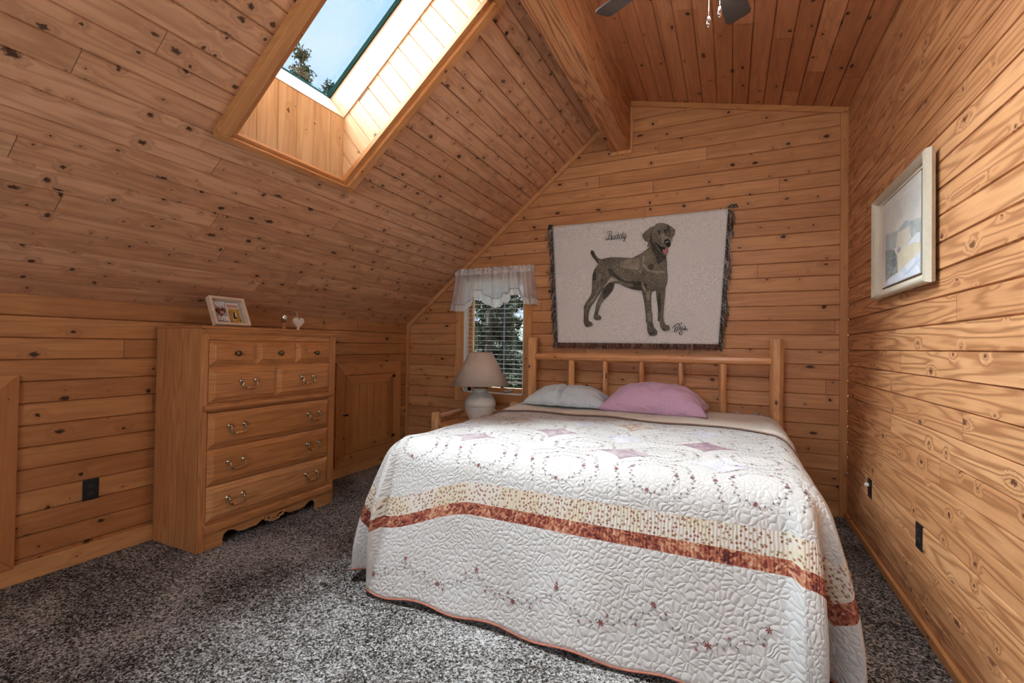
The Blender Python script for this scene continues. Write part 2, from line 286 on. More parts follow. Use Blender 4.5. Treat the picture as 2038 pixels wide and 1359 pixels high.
DOGP=[('mid2',[(-0.641,2.411),(-0.672,2.404),(-0.711,2.375),(-0.745,2.34),(-0.737,2.312),(-0.715,2.28),(-0.69,2.268),(-0.697,2.233),(-0.695,2.218),(-0.685,2.227),(-0.673,2.261),(-0.669,2.311),(-0.662,2.35),(-0.643,2.388)]),('mid2',[(-0.516,2.411),(-0.492,2.396),(-0.464,2.369),(-0.455,2.351),(-0.459,2.322),(-0.475,2.299),(-0.484,2.285),(-0.477,2.255),(-0.484,2.258),(-0.494,2.286),(-0.499,2.326),(-0.506,2.366)]),('dark',[(-1.059,2.043),(-1.028,2.047),(-0.976,1.982),(-0.909,1.927),(-0.809,1.905),(-0.794,1.887),(-0.884,1.901),(-0.955,1.935),(-0.991,1.967),(-1.038,1.985)]),('dark',[(-1.198,2.204),(-1.219,2.226),(-1.222,2.2),(-1.181,2.139),(-1.152,2.101),(-1.144,2.116),(-1.176,2.16)]),('pale',[(-1.099,1.861),(-1.065,1.913),(-1.026,1.962),(-0.987,1.949),(-0.953,1.925),(-1.009,1.922),(-1.048,1.907),(-1.082,1.874)]),('dark',[(-0.997,1.907),(-1.008,1.843),(-1.041,1.799),(-1.092,1.755),(-1.103,1.778),(-1.098,1.829),(-1.082,1.868),(-1.042,1.912)]),('dark',[(-0.843,1.92),(-0.751,1.91),(-0.74,1.827),(-0.766,1.829),(-0.826,1.842),(-0.864,1.86),(-0.81,1.863)]),('dark',[(-0.693,2.042),(-0.669,2.066),(-0.64,2.059),(-0.64,2.019),(-0.664,2.006)]),('dark',[(-0.666,2.251),(-0.628,2.247),(-0.565,2.158),(-0.532,2.122),(-0.546,2.093),(-0.602,2.057),(-0.622,2.128),(-0.651,2.189)]),('lite',[(-0.738,2.156),(-0.713,2.134),(-0.727,2.085),(-0.693,2.022),(-0.659,2.0),(-0.564,2.0),(-0.526,1.983),(-0.563,1.975),(-0.639,1.984),(-0.697,2.003),(-0.737,2.05)]),('lite',[(-0.936,2.103),(-0.836,2.122),(-0.777,2.136),(-0.762,2.087),(-0.776,2.017),(-0.86,2.032),(-0.946,2.052)]),('lite',[(-1.155,1.939),(-1.143,2.011),(-1.121,2.005),(-1.121,1.942)]),('lite',[(-0.77,2.002),(-0.741,2.035),(-0.743,1.99),(-0.751,1.975)]),('pale',[(-0.743,1.91),(-0.732,1.893),(-0.708,1.832),(-0.702,1.799),(-0.729,1.849)]),('dark',[(-0.73,1.898),(-0.693,1.88),(-0.7,1.831)]),('lite',[(-0.702,1.815),(-0.668,1.819),(-0.662,1.738),(-0.691,1.727)]),('lite',[(-0.69,1.619),(-0.658,1.607),(-0.65,1.542),(-0.678,1.542)]),('dark',[(-0.605,1.747),(-0.58,1.811),(-0.572,1.773),(-0.565,1.649),(-0.585,1.606),(-0.594,1.682)]),('dark',[(-1.279,1.686),(-1.23,1.742),(-1.207,1.765),(-1.236,1.719),(-1.267,1.671)]),('lite',[(-1.265,1.686),(-1.227,1.736),(-1.178,1.792),(-1.162,1.837),(-1.127,1.876),(-1.161,1.792),(-1.212,1.73)]),('dark',[(-1.201,1.999),(-1.18,2.05),(-1.169,1.997),(-1.171,1.94),(-1.2,1.936)]),('lite',[(-0.573,2.341),(-0.552,2.337),(-0.511,2.277),(-0.533,2.276),(-0.551,2.259),(-0.564,2.238),(-0.572,2.282)]),('dark',[(-0.522,2.417),(-0.509,2.395),(-0.498,2.34),(-0.493,2.297),(-0.498,2.297),(-0.506,2.341),(-0.519,2.369),(-0.532,2.389)]),('dark',[(-0.669,2.35),(-0.658,2.344),(-0.655,2.272),(-0.623,2.235),(-0.649,2.231),(-0.668,2.265)]),('dark',[(-0.619,2.351),(-0.599,2.371),(-0.581,2.369),(-0.583,2.337),(-0.598,2.33),(-0.611,2.334)]),('dark',[(-0.555,2.369),(-0.522,2.369),(-0.511,2.347),(-0.521,2.334),(-0.542,2.336)]),('mid2',[(-0.651,2.346),(-0.624,2.343),(-0.598,2.306),(-0.614,2.296),(-0.642,2.31)]),('black',[(-0.614,2.35),(-0.606,2.358),(-0.596,2.354),(-0.592,2.343),(-0.598,2.335),(-0.61,2.339)]),('black',[(-0.539,2.348),(-0.53,2.356),(-0.519,2.355),(-0.515,2.346),(-0.521,2.339),(-0.534,2.341)]),('pale',[(-0.613,2.348),(-0.606,2.354),(-0.601,2.338),(-0.609,2.336)]),('pale',[(-0.532,2.348),(-0.524,2.354),(-0.518,2.347),(-0.525,2.342)]),('black',[(-0.549,2.269),(-0.531,2.284),(-0.505,2.276),(-0.494,2.257),(-0.492,2.232),(-0.5,2.214),(-0.515,2.209),(-0.53,2.222),(-0.546,2.247)]),('grey',[(-0.54,2.252),(-0.531,2.265),(-0.51,2.263),(-0.5,2.249),(-0.51,2.254),(-0.528,2.254),(-0.534,2.238)]),('black',[(-0.624,2.264),(-0.613,2.253),(-0.592,2.232),(-0.571,2.217),(-0.53,2.206),(-0.53,2.192),(-0.558,2.184),(-0.561,2.16),(-0.573,2.169),(-0.613,2.223),(-0.626,2.246)]),('pink',[(-0.561,2.192),(-0.545,2.188),(-0.53,2.207),(-0.52,2.202),(-0.51,2.177),(-0.517,2.154),(-0.535,2.147),(-0.553,2.159),(-0.561,2.176)]),('pale',[(-0.629,2.251),(-0.623,2.245),(-0.61,2.223),(-0.581,2.18),(-0.571,2.163),(-0.573,2.162),(-0.587,2.183),(-0.613,2.223)]),('black',[(-0.669,1.434),(-0.659,1.447),(-0.651,1.417)]),('black',[(-0.649,1.447),(-0.638,1.447),(-0.638,1.415)]),('black',[(-0.625,1.455),(-0.617,1.434),(-0.625,1.418)]),('black',[(-0.548,1.466),(-0.538,1.487),(-0.533,1.46)]),('black',[(-0.523,1.493),(-0.515,1.482),(-0.52,1.463)]),('black',[(-1.256,1.499),(-1.242,1.524),(-1.239,1.5)]),('black',[(-1.23,1.524),(-1.225,1.53),(-1.218,1.502)]),('black',[(-1.149,1.561),(-1.144,1.581),(-1.14,1.562)])]
SCRIPT=[(0.0045,[(-1.068,2.371),(-1.071,2.379),(-1.068,2.391),(-1.058,2.399),(-1.045,2.402),(-1.035,2.4),(-1.025,2.392),(-1.023,2.382),(-1.027,2.372),(-1.035,2.366),(-1.045,2.365)]),(0.008,[(-1.041,2.398),(-1.045,2.382),(-1.049,2.362),(-1.051,2.343),(-1.056,2.328),(-1.066,2.319),(-1.074,2.323),(-1.077,2.33),(-1.073,2.341),(-1.066,2.343)]),(0.008,[(-1.038,2.364),(-1.03,2.359),(-1.026,2.347),(-1.028,2.331),(-1.036,2.322),(-1.046,2.322),(-1.049,2.326)]),(0.007,[(-1.015,2.36),(-1.02,2.347),(-1.023,2.331),(-1.019,2.322),(-1.01,2.323),(-1.003,2.329),(-0.998,2.36)]),(0.007,[(-0.998,2.358),(-1.002,2.335),(-1.003,2.322),(-0.995,2.322)]),(0.006,[(-0.963,2.357),(-0.971,2.362),(-0.981,2.358),(-0.989,2.341),(-0.988,2.323),(-0.979,2.322),(-0.969,2.334),(-0.965,2.349)]),(0.007,[(-0.957,2.387),(-0.963,2.358),(-0.967,2.332),(-0.966,2.324),(-0.957,2.325)]),(0.006,[(-0.925,2.354),(-0.934,2.362),(-0.943,2.359),(-0.952,2.343),(-0.949,2.325),(-0.94,2.322),(-0.93,2.334),(-0.925,2.348)]),(0.007,[(-0.917,2.388),(-0.924,2.361),(-0.928,2.337),(-0.928,2.326),(-0.92,2.325)]),(0.007,[(-0.907,2.363),(-0.912,2.344),(-0.915,2.328),(-0.912,2.324),(-0.903,2.328),(-0.896,2.339)]),(0.007,[(-0.89,2.363),(-0.896,2.339),(-0.901,2.314),(-0.905,2.296),(-0.915,2.3),(-0.918,2.309)]),(0.004,[(-0.907,2.314),(-0.891,2.329),(-0.881,2.34)]),(0.008,[(-0.472,1.474),(-0.457,1.495),(-0.437,1.51),(-0.419,1.518),(-0.409,1.515),(-0.409,1.505),(-0.418,1.493),(-0.433,1.483)]),(0.008,[(-0.44,1.496),(-0.446,1.47),(-0.453,1.443)]),(0.007,[(-0.438,1.438),(-0.435,1.456),(-0.428,1.473),(-0.418,1.479)]),(0.007,[(-0.427,1.466),(-0.418,1.461),(-0.412,1.47)]),(0.007,[(-0.399,1.5),(-0.405,1.484),(-0.409,1.466)]),(0.011,[(-0.399,1.517),(-0.388,1.525)]),(0.007,[(-0.385,1.487),(-0.395,1.482),(-0.396,1.47),(-0.387,1.464),(-0.382,1.477),(-0.385,1.486)]),(0.008,[(-0.375,1.496),(-0.361,1.494),(-0.365,1.482),(-0.374,1.47),(-0.367,1.463),(-0.355,1.471),(-0.346,1.47),(-0.343,1.459)]),(0.007,[(-0.4,1.468),(-0.393,1.457),(-0.4,1.449),(-0.41,1.44),(-0.41,1.427),(-0.4,1.42),(-0.388,1.428),(-0.386,1.44),(-0.395,1.447)])]
PAINT=[('mist',[(3.356,2.116),(2.743,2.089),(2.742,1.983),(3.343,2.007)]),('hill',[(3.342,1.967),(3.124,1.944),(3.004,1.966),(2.927,1.944),(2.742,1.93),(2.741,1.808),(2.96,1.837),(3.341,1.875)]),('haze',[(3.124,1.931),(2.944,1.925),(2.926,1.864),(2.994,1.838),(3.162,1.859)]),('roof',[(2.994,1.838),(2.846,1.869),(2.741,1.859),(2.741,1.814),(2.893,1.829)]),('wall',[(3.132,1.823),(2.994,1.838),(2.792,1.815),(2.792,1.765),(3.121,1.717)]),('pine',[(2.797,1.836),(2.785,1.893),(2.756,1.934),(2.742,1.94),(2.741,1.777),(2.787,1.77)]),('teal',[(3.341,1.875),(3.192,1.856),(3.132,1.81),(3.121,1.72),(3.263,1.719),(3.339,1.696)]),('pine',[(3.212,1.8),(3.182,1.844),(3.151,1.789),(3.161,1.754),(3.201,1.76)]),('teal',[(3.132,1.835),(3.094,1.852),(3.07,1.835),(3.113,1.819)]),('snow',[(3.338,1.665),(3.284,1.702),(3.121,1.718),(2.799,1.767),(2.741,1.777),(2.74,1.662)]),('shade',[(3.028,1.686),(2.814,1.742),(2.784,1.726),(2.941,1.691)])]
# ================================================================ ROOM SHELL
LEN=D-YB
tf=T('carpet')
ob=tf.obj(); wv,wc=tf.white(tf.n('VectorMath',{0:ob,1:(260,260,1)},operation='MULTIPLY').outputs[0])
vo=tf.n('TexVoronoi',{'Vector':ob,'Scale':175.0},feature='F1'); vr,vg,vb=tf.sep(vo.outputs['Color'])
vo2=tf.n('TexVoronoi',{'Vector':ob,'Scale':95.0},feature='F1'); v2r,_,_=tf.sep(vo2.outputs['Color'])
pile=tf.noise(ob,1.7,3,.5,.6); fine=tf.noise(ob,60,3,.6)
val=tf.add(tf.add(tf.mul(vr,.58),tf.mul(v2r,.42)),tf.mul(tf.sub(pile,.5),.75)); val=tf.add(val,tf.mul(tf.sub(fine,.5),.35))
ccol=tf.ramp(val,[(.10,(.018,.014,.011)),(.33,(.080,.068,.060)),(.50,(.27,.252,.238)),(.70,(.52,.502,.495)),(.92,(.82,.805,.81))])
M_CARPET=tf.out(ccol,.95,tf.bump(tf.add(vo.outputs['Distance'],tf.mul(fine,.6)),.9,.012),0,.15)
bm=bmesh.new(); box(bm,XL-.05,XR+.05,YB-.05,D+.05,-.06,0)
struct(fin('floor',bm,M_CARPET),'dark grey and white flecked pile carpet','carpet')

struct(planks('wall_left',(XL,YB-.02,V0),(0,1,0),(0,0,1),(1,0,0),LEN+.04,-V0,ZK+.005-V0,W_LEFT),'knotty pine knee wall of horizontal boards','wall')
slope_end=2.8667+.30
struct(planks('ceiling_left',tuple(S0+Vector((0,YB-.02,0))),(0,1,0),tuple(SV),tuple(NV),LEN+.04,-.003,slope_end,W_SLOPE,
    hole=(1.572-YB+.02,2.36-YB+.02,1.352,2.775)),'sloping knotty pine board ceiling with a skylight','ceiling')
RU=Vector((-math.cos(RA),0,math.sin(RA))); RN=Vector((-math.sin(RA),0,-math.cos(RA)))
rl=(XR-BR)/math.cos(RA)
struct(planks('ceiling_right',(XR,YB-.02,ZR),(0,1,0),tuple(RU),tuple(RN),LEN+.04,-.01,rl+.02,W_CEIL,pitch=.1215),'pine board ceiling sloping down to the right wall','ceiling')
struct(planks('wall_right',(XR,YB-.02,V0),(0,1,0),(0,0,1),(-1,0,0),LEN+.04,-V0,ZR+.01-V0,W_RIGHT),'tall right wall of wavy grained pine boards','wall')
WX0,WX1,WZ0,WZ1=-2.650,-1.930,.785,2.02
clipS=(S0,-NV); clipR=(Vector((XR,0,ZR)),-RN)
struct(planks('wall_back',(XL,D,V0),(1,0,0),(0,0,1),(0,-1,0),XR-XL,-V0,3.72-V0,W_BACK,hole=(WX0-XL,WX1-XL,WZ0-V0,WZ1-V0),clips=(clipS,clipR)),'end wall of horizontal knotty pine boards behind the bed','wall')
RX0,RX1,RZ0,RZ1=-1.85,.35,1.0,2.3
struct(planks('wall_rear',(XL,YB,V0),(1,0,0),(0,0,1),(0,1,0),XR-XL,-V0,3.72-V0,W_BACK,hole=(RX0-XL,RX1-XL,RZ0-V0,RZ1-V0),clips=(clipS,clipR)),'pine wall behind the camera','wall')
# ridge beam
bm=bmesh.new(); box(bm,BL,BR,YB,D,ZB,3.78)
struct(fin('ridge_beam',bm,W_BEAM,axis=1,bevel=.004),'heavy timber ridge beam along the ceiling peak','beam')
# trims
tn=[0]
def trim(bm,label,mat=W_TRIM,bevel=.002,axis=None):
    tn[0]+=1; return struct(fin('trim_%d'%tn[0],bm,mat,bevel=bevel,axis=axis),label,'trim')
bm=bmesh.new(); box(bm,XL,XL+.032,D-.03,D,0,ZK-.01); trim(bm,'upright pine strip in the corner by the small door')
bm=bmesh.new(); box(bm,XR-.052,XR,D-.02,D,0,ZR-.03); trim(bm,'upright pine strip in the right back corner')
bm=bmesh.new(); sbox(bm,-.01,3.02,D-.022,D,0,.042); trim(bm,'pine strip along the slope on the end wall')
bm=bmesh.new(); hexa(bm,[Vector((XR,0,ZR))+RU*u+RN*o+Vector((0,y,0)) for u in (0,rl) for y in (D-.02,D) for o in (0,.045)]); trim(bm,'pine strip under the right ceiling on the end wall')
bm=bmesh.new(); box(bm,BL-.015,BR+.012,D-.02,D,ZB-.035,ZB-.001); box(bm,BR,BR+.02,D-.018,D,ZB,3.56); trim(bm,'short pine ledger under the end of the beam')
for nm,b in (('left',(XL,XL+.018,YB,D,0,.1)),('back',(XL,XR,D-.016,D,0,.062)),('right',(XR-.02,XR,YB,D,0,.045))):
    bm=bmesh.new(); box(bm,*b); struct(fin('baseboard_'+nm,bm,W_TRIM,bevel=.003),'pine baseboard along the %s wall'%nm,'baseboard')

# ================================================================ SKYLIGHT (window_2)
SY0,SY1=1.588,2.345; SB,ST=1.363,2.762; OFT=.310; OFC=.520
gl=T('clear_glass')
g1=gl.n('BsdfTransparent',{'Color':(.97,.985,.98)}); g2=gl.n('BsdfGlossy',{'Roughness':.02}); fr=gl.n('Fresnel',{'IOR':1.35})
mx=gl.n('MixShader'); gl.put(mx.inputs[0],fr.outputs[0]); gl.put(mx.inputs[1],g1.outputs[0]); gl.put(mx.inputs[2],g2.outputs[0])
go=gl.n('OutputMaterial'); gl.put(go.inputs[0],mx.outputs[0]); M_GLASS=gl.m
M_GASKET=plain('dark_green_gasket',(.012,.028,.024),1.0,0.0,0.0)
sky=empty('window_2',tuple(SP(SB,SY0,0))); struct(sky,'long skylight with a board lined well in the sloping ceiling','skylight')
low=SP(SB,0,0); zt=low.z+OFT/math.cos(SA)
q=SP(SB,SY0-.01,0)
planks('well_lining',(q.x,SY0-.01,q.z-.02),(0,0,1),(0,1,0),(1,0,0),zt-q.z+.03,0,SY1-SY0+.02,W_WELL,pitch=.131,parent=sky,g=.004,dep=.006)
for y,n in ((SY0,1),(SY1,-1)):
    o=SP(0,y,-.006)
    clip=[(low,Vector((-1,0,0))),(SP(ST,0,0),SV)]
    planks('well_lining',tuple(o),tuple(-NV),tuple(SV),(0,n,0),OFT,1.2,ST+.005,W_WELL,pitch=.105,clips=clip,parent=sky,g=.003,dep=.006)
planks('well_lining',tuple(SP(ST,SY0-.01,.02)),tuple(-NV),(0,1,0),tuple(-SV),OFT+.02,0,SY1-SY0+.02,W_WELL,pitch=.131,parent=sky)
CB=1.632
for nm,b in (('curb',(CB-.09,ST+.04,SY1-.006,SY1+.04)),('curb',(CB-.09,ST+.04,SY0-.04,SY0+.006)),('curb',(CB-.13,CB,SY0,SY1)),('curb',(ST-.01,ST+.06,SY0,SY1))):
    bm=bmesh.new(); sbox(bm,b[0],b[1],b[2],b[3],-OFC,-OFT-.004); fin(nm,bm,W_PALE,sky,bevel=.003,axis=0 if nm=='curb' and b[3]-b[2]<.1 else 1)
bm=bmesh.new(); a,b_,c,d=CB-.03,ST+.03,SY0-.02,SY1+.02; w=.032
for q in ((a,b_,c,c+w),(a,b_,d-w,d),(a,a+w,c,d),(b_-w,b_,c,d)): sbox(bm,q[0],q[1],q[2],q[3],-OFC-.035,-OFC)
fin('gasket',bm,M_GASKET,sky)
bm=bmesh.new(); sbox(bm,CB-.03,ST+.03,SY0-.02,SY1+.02,-OFC-.045,-OFC-.037); fin('pane',bm,M_GLASS,sky)
for b in ((1.3465,2.7895,SY0-.098,SY0-.036),(1.3465,2.7895,SY1+.034,SY1+.09),(1.312,1.346,SY0-.098,SY1+.09),(2.79,2.84,SY0-.098,SY1+.09)):
    bm=bmesh.new(); sbox(bm,*b,-.004,.047); fin('casing',bm,W_TRIM,sky,bevel=.003,axis=1 if b[1]-b[0]<.1 else 0)
for b in ((1.346,2.79,SY0-.037,SY0+.001),(1.346,2.79,SY1-.001,SY1+.035),(1.3465,1.366,SY0+.0015,SY1-.0015),(ST,2.80,SY0-.03,SY1+.03)):
    bm=bmesh.new(); sbox(bm,*b,-.01,.022); fin('stop',bm,W_TRIM,sky,bevel=.002,axis=1 if b[1]-b[0]<.1 else 0)

# ================================================================ BACK WINDOW (window_1)
M_WHITE=plain('white_paint',(.80,.78,.74),.4)
M_DARKF=plain('dark_window_frame',(.06,.065,.07),.4)
M_METAL=plain('brushed_metal',(.62,.60,.56),.3,1.0)
win=empty('window_1',((WX0+WX1)/2,D,WZ0)); struct(win,'narrow wood cased window on the end wall left of the bed','window')
cw=.105
for b in ((WX0-cw,WX0,WZ0-.095,WZ1+.05),(WX1,WX1+.09,WZ0-.095,WZ1+.05),(WX0,WX1,WZ0-.095,WZ0-.002),(WX0,WX1,WZ1,WZ1+.05)):
    bm=bmesh.new(); box(bm,b[0],b[1],D-.02,D,b[2],b[3]); fin('casing',bm,W_TRIM,win,bevel=.003)
for b in ((WX0,WX0+.012,WZ0,WZ1),(WX1-.012,WX1,WZ0,WZ1),(WX0,WX1,WZ0-.0,WZ0+.012),(WX0,WX1,WZ1-.012,WZ1)):
    bm=bmesh.new(); box(bm,b[0],b[1],D-.012,D+.075,b[2],b[3]); fin('jamb',bm,M_WHITE,win)
bm=bmesh.new()
for b in ((WX0,WX0+.055,WZ0,WZ1),(WX1-.05,WX1,WZ0,WZ1),(WX0,WX1,WZ0,WZ0+.06),(WX0,WX1,WZ1-.05,WZ1)): box(bm,b[0],b[1],D+.075,D+.13,b[2],b[3])
fin('sash_frame',bm,W_TRIM,win,bevel=.004)
bm=bmesh.new(); box(bm,-2.235,-2.212,D+.085,D+.12,WZ0+.06,WZ1-.05); fin('mullion',bm,M_DARKF,win)
bm=bmesh.new(); box(bm,WX0+.05,WX1-.045,D+.10,D+.106,WZ0+.055,WZ1-.045); fin('pane',bm,M_GLASS,win)
bm=bmesh.new(); box(bm,-2.17,-2.10,D+.02,D+.07,WZ0+.012,WZ0+.034); tube(bm,[(-2.135,D+.03,WZ0+.03),(-2.12,D+.02,WZ0+.05),(-2.08,D+.018,WZ0+.046)],.006); sphere(bm,(-2.075,D+.018,WZ0+.046),.009)
fin('crank_handle',bm,M_METAL,win)
# unseen window added behind the camera for fill light (added_rear_window)
w3=empty('added_rear_window',((RX0+RX1)/2,YB,RZ0)); struct(w3,'wide window added behind the camera for fill light','window')
for b in ((RX0-.09,RX0,RZ0-.09,RZ1+.09),(RX1,RX1+.09,RZ0-.09,RZ1+.09),(RX0,RX1,RZ0-.09,RZ0),(RX0,RX1,RZ1,RZ1+.09),(-.77,-.73,RZ0,RZ1)):
    bm=bmesh.new(); box(bm,b[0],b[1],YB-.05,YB+.02,b[2],b[3]); fin('casing',bm,W_TRIM,w3)
bm=bmesh.new(); box(bm,RX0,RX1,YB-.05,YB-.044,RZ0,RZ1); fin('pane',bm,M_GLASS,w3)

# ================================================================ SMALL DOORS IN THE KNEE WALL (door_1, door_2)
M_BLACK=plain('black_iron',(.012,.011,.010),.45)
def access_door(name,dy,label):
    X=XL; r=empty(name,(X,3.82+dy,.09)); struct(r,label,'door')
    y0,y1,z0,z1=3.335+dy,4.305+dy,.088,1.105; w=.122
    def frame(pn,y0,y1,z0,z1,w,x0,x1):
        for side in range(4):
            bm=bmesh.new()
            o=[(y0,z0),(y1,z0),(y1,z1),(y0,z1)]; i=[(y0+w,z0+w),(y1-w,z0+w),(y1-w,z1-w),(y0+w,z1-w)]
            a,b=side,(side+1)%4; g=.0008
            poly=[o[a],o[b],i[b],i[a]]
            cy=sum(p[0] for p in poly)/4; cz=sum(p[1] for p in poly)/4
            prism(bm,[Vector((x0,cy+(p[0]-cy)*(1-g),cz+(p[1]-cz)*(1-g))) for p in poly],(x1-x0,0,0))
            fin(pn,bm,W_ACC,r,bevel=.002,axis=1 if side%2==0 else 2)
    frame('casing',y0,y1,z0,z1,w,X,X+.022)
    frame('door_rail',y0+w+.005,y1-w-.005,z0+w+.005,z1-w-.005,.092,X+.002,X+.020)
    n=5; a,b=y0+w+.09,y1-w-.09
    bm=bmesh.new()
    for k in range(n):
        p=a+(b-a)*k/n; q=a+(b-a)*(k+1)/n
        box(bm,X+.002,X+.011,p+.003,q-.003,z0+w+.09,z1-w-.09)
    fin('panel',bm,W_ACC,r,bevel=.003,axis=2)
    for z in (.285,.945):
        bm=bmesh.new(); box(bm,X+.019,X+.025,y1-w-.028,y1-w+.022,z-.012,z+.012); tube(bm,[(X+.026,y1-w-.003,z-.02),(X+.026,y1-w-.003,z+.02)],.005); fin('hinge',bm,M_BLACK,r)
    bm=bmesh.new(); box(bm,X+.019,X+.027,y0+w-.03,y0+w+.04,.588,.602); tube(bm,[(X+.027,y0+w+.02,.595),(X+.04,y0+w+.02,.595)],.006); fin('latch',bm,M_BLACK,r)
access_door('door_1',0,'small ledged pine door in the knee wall beside the dresser')
access_door('door_2',-3.18,'second small pine door in the knee wall at the left edge')
# ================================================================ DRESSER
M_BRASS=plain('antique_brass',(.58,.48,.33),.25,1.0)
M_DARKBRASS=plain('dark_brass',(.20,.14,.07),.28,1.0)
XF=-2.925; DY0,DY1=1.777,2.857; XBK=-3.392
dr=empty('dresser',((XF+XBK)/2,(DY0+DY1)/2,0)); tag(dr,'tall oak dresser with brass pulls and a scalloped base against the knee wall','dresser')
bm=bmesh.new()
box(bm,XBK,XF-.018,DY0,DY0+.022,.0,1.379); box(bm,XBK,XF-.018,DY1-.022,DY1,.0,1.379); box(bm,XBK,XBK+.01,DY0+.022,DY1-.022,.06,1.365)
box(bm,XBK+.01,XF-.03,DY0+.022,DY1-.022,.10,.12)
fin('carcass',bm,W_OAK,dr,axis=2,bevel=.002)
for a,b in ((DY0,DY0+.048),(DY1-.06,DY1)):
    bm=bmesh.new(); box(bm,XF-.018,XF,a,b,.0,1.378); fin('stile',bm,W_OAK,dr,axis=2,bevel=.003)
bm=bmesh.new()
for z0,z1 in ((1.309,1.365),(1.128,1.156),(.853,.91),(.614,.634),(.383,.403),(.145,.168)): box(bm,XF-.022,XF-.010,DY0+.048,DY1-.06,z0,z1)
fin('rail',bm,W_OAK,dr,axis=1)
bm=bmesh.new(); box(bm,XBK,XF+.022,DY0-.006,DY1+.034,1.378,1.396); fin('top',bm,W_OAK,dr,axis=1,bevel=.007)
bm=bmesh.new(); prism(bm,[Vector((x,DY0+.018,z)) for x,z in ((XF-.01,1.378),(XF+.016,1.378),(XF+.014,1.366),(XF+.004,1.350),(XF-.01,1.350))],(0,DY1-DY0-.02,0)); fin('cornice',bm,W_OAK,dr,axis=1)
bm=bmesh.new(); prism(bm,[Vector((x,DY0+.020,z)) for x,z in ((XF-.01,.898),(XF+.014,.898),(XF+.018,.890),(XF+.018,.876),(XF+.010,.866),(XF-.01,.866))],(0,DY1-DY0-.045,0)); fin('moulding',bm,W_OAK,dr,axis=1)
bm=bmesh.new(); prism(bm,[Vector((x,DY0+.035,z)) for x,z in ((XF-.01,.158),(XF+.010,.158),(XF+.020,.148),(XF+.024,.128),(XF+.024,.112),(XF-.01,.108))],(0,DY1-DY0-.065,0)); fin('base_moulding',bm,W_OAK,dr,axis=1)
# scalloped apron
ap=[(DY0+.048,.112),(DY0+.048,.0),(DY0+.168,.0),(DY0+.160,.03),(DY0+.168,.062),(DY0+.195,.080),(DY0+.23,.076),(DY0+.27,.05),(DY0+.31,.043),(DY0+.36,.047),(DY0+.40,.046),(DY0+.43,.062),(DY0+.455,.075),(DY0+.49,.074),(DY0+.505,.055),(DY0+.53,.036)]
half=[p for p in ap]; L=DY1-.06-(DY0+.048); mid=DY0+.048+L/2
full=half+[(mid,.022)]+[(2*mid-y,z) for y,z in half[::-1]]
bm=bmesh.new(); prism(bm,[Vector((XF-.016,y,z)) for y,z in full],(.016,0,0)); fin('apron',bm,W_OAK,dr,axis=1)
bm=bmesh.new()
for k in range(-5,6):
    y=mid+k*.017; z=.062-.022*math.cos(k*.3)*1.0+.003*(k%2)+.0016*k*k*.35
    sphere(bm,(XF+.006,y,z),.011,(.7,1.1,.8),8)
    if k%2==0: sphere(bm,(XF+.010,y+.004,z+.014),.007,(.7,1,1),8)
fin('carving',bm,W_OAK,dr)
def raised(bm,y0,y1,z0,z1,bv=.030):
    x0,x1=XF-.004,XF+.016
    o=[(y0,z0),(y1,z0),(y1,z1),(y0,z1)]; i=[(y0+bv,z0+bv),(y1-bv,z0+bv),(y1-bv,z1-bv),(y0+bv,z1-bv)]
    ov=[bm.verts.new((x0-.01,*p)) for p in o]; o2=[bm.verts.new((x0+.004,*p)) for p in o]; iv=[bm.verts.new((x1-.003,*p)) for p in i]
    e=.003; iv2=[bm.verts.new((x1,y0+bv+e if p in (0,3) else y1-bv-e,z0+bv+e if p in (0,1) else z1-bv-e)) for p in range(4)]
    for A,B in ((ov,o2),(o2,iv),(iv,iv2)):
        for k in range(4): bm.faces.new((A[k],A[(k+1)%4],B[(k+1)%4],B[k]))
    bm.faces.new(iv2)
def pull(y,z,parent):
    bm=bmesh.new(); x=XF+.016; M=Matrix.Rotation(PI/2,4,'Y')
    for s in (-1,1):
        lathe(bm,[(.0,-.002),(.016,0),(.018,.004),(.015,.009),(.008,.013),(.006,.02),(.009,.026),(.0,.030)],12,(x,y+s*.052,z+.012),0,M)
        for k in range(6): sphere(bm,(x+.007,y+s*.052+.013*math.cos(k*PI/3),z+.012+.013*math.sin(k*PI/3)),.0055,(1,1,1),6)
        tube(bm,[(x+.022,y+s*.052,z+.012),(x+.026,y+s*.046,z-.004),(x+.024,y+s*.056,z-.018),(x+.026,y+s*.047,z-.030),(x+.028,y+s*.030,z-.034)],[.005,.0045,.0045,.005,.007],8)
    tube(bm,[(x+.028,y-.030,z-.034),(x+.029,y-.015,z-.035),(x+.029,y+.015,z-.035),(x+.028,y+.030,z-.034)],[.006,.0075,.0075,.006],10,1)
    return fin('pull',bm,None,parent,mats=[M_BRASS,W_OAK])
def knob(y,z,parent):
    bm=bmesh.new(); M=Matrix.Rotation(PI/2,4,'Y')
    lathe(bm,[(.0,-.002),(.012,0),(.009,.006),(.007,.012),(.014,.018),(.0185,.024),(.017,.030),(.010,.035),(.0,.036)],20,(XF+.016,y,z),0,M)
    return fin('knob',bm,M_DARKBRASS,parent)
ya,yb=DY0+.050,DY1-.063
rows=[(1.149,1.306,[ya,2.147,2.468,yb],None,[1.996,2.318,2.638]),
      (.913,1.134,[ya,2.308,yb],[2.081,2.562],None),(.628,.850,[ya,yb],[2.007,2.628],None),(.397,.620,[ya,yb],[2.005,2.625],None),(.172,.389,[ya,yb],[2.005,2.618],None)]
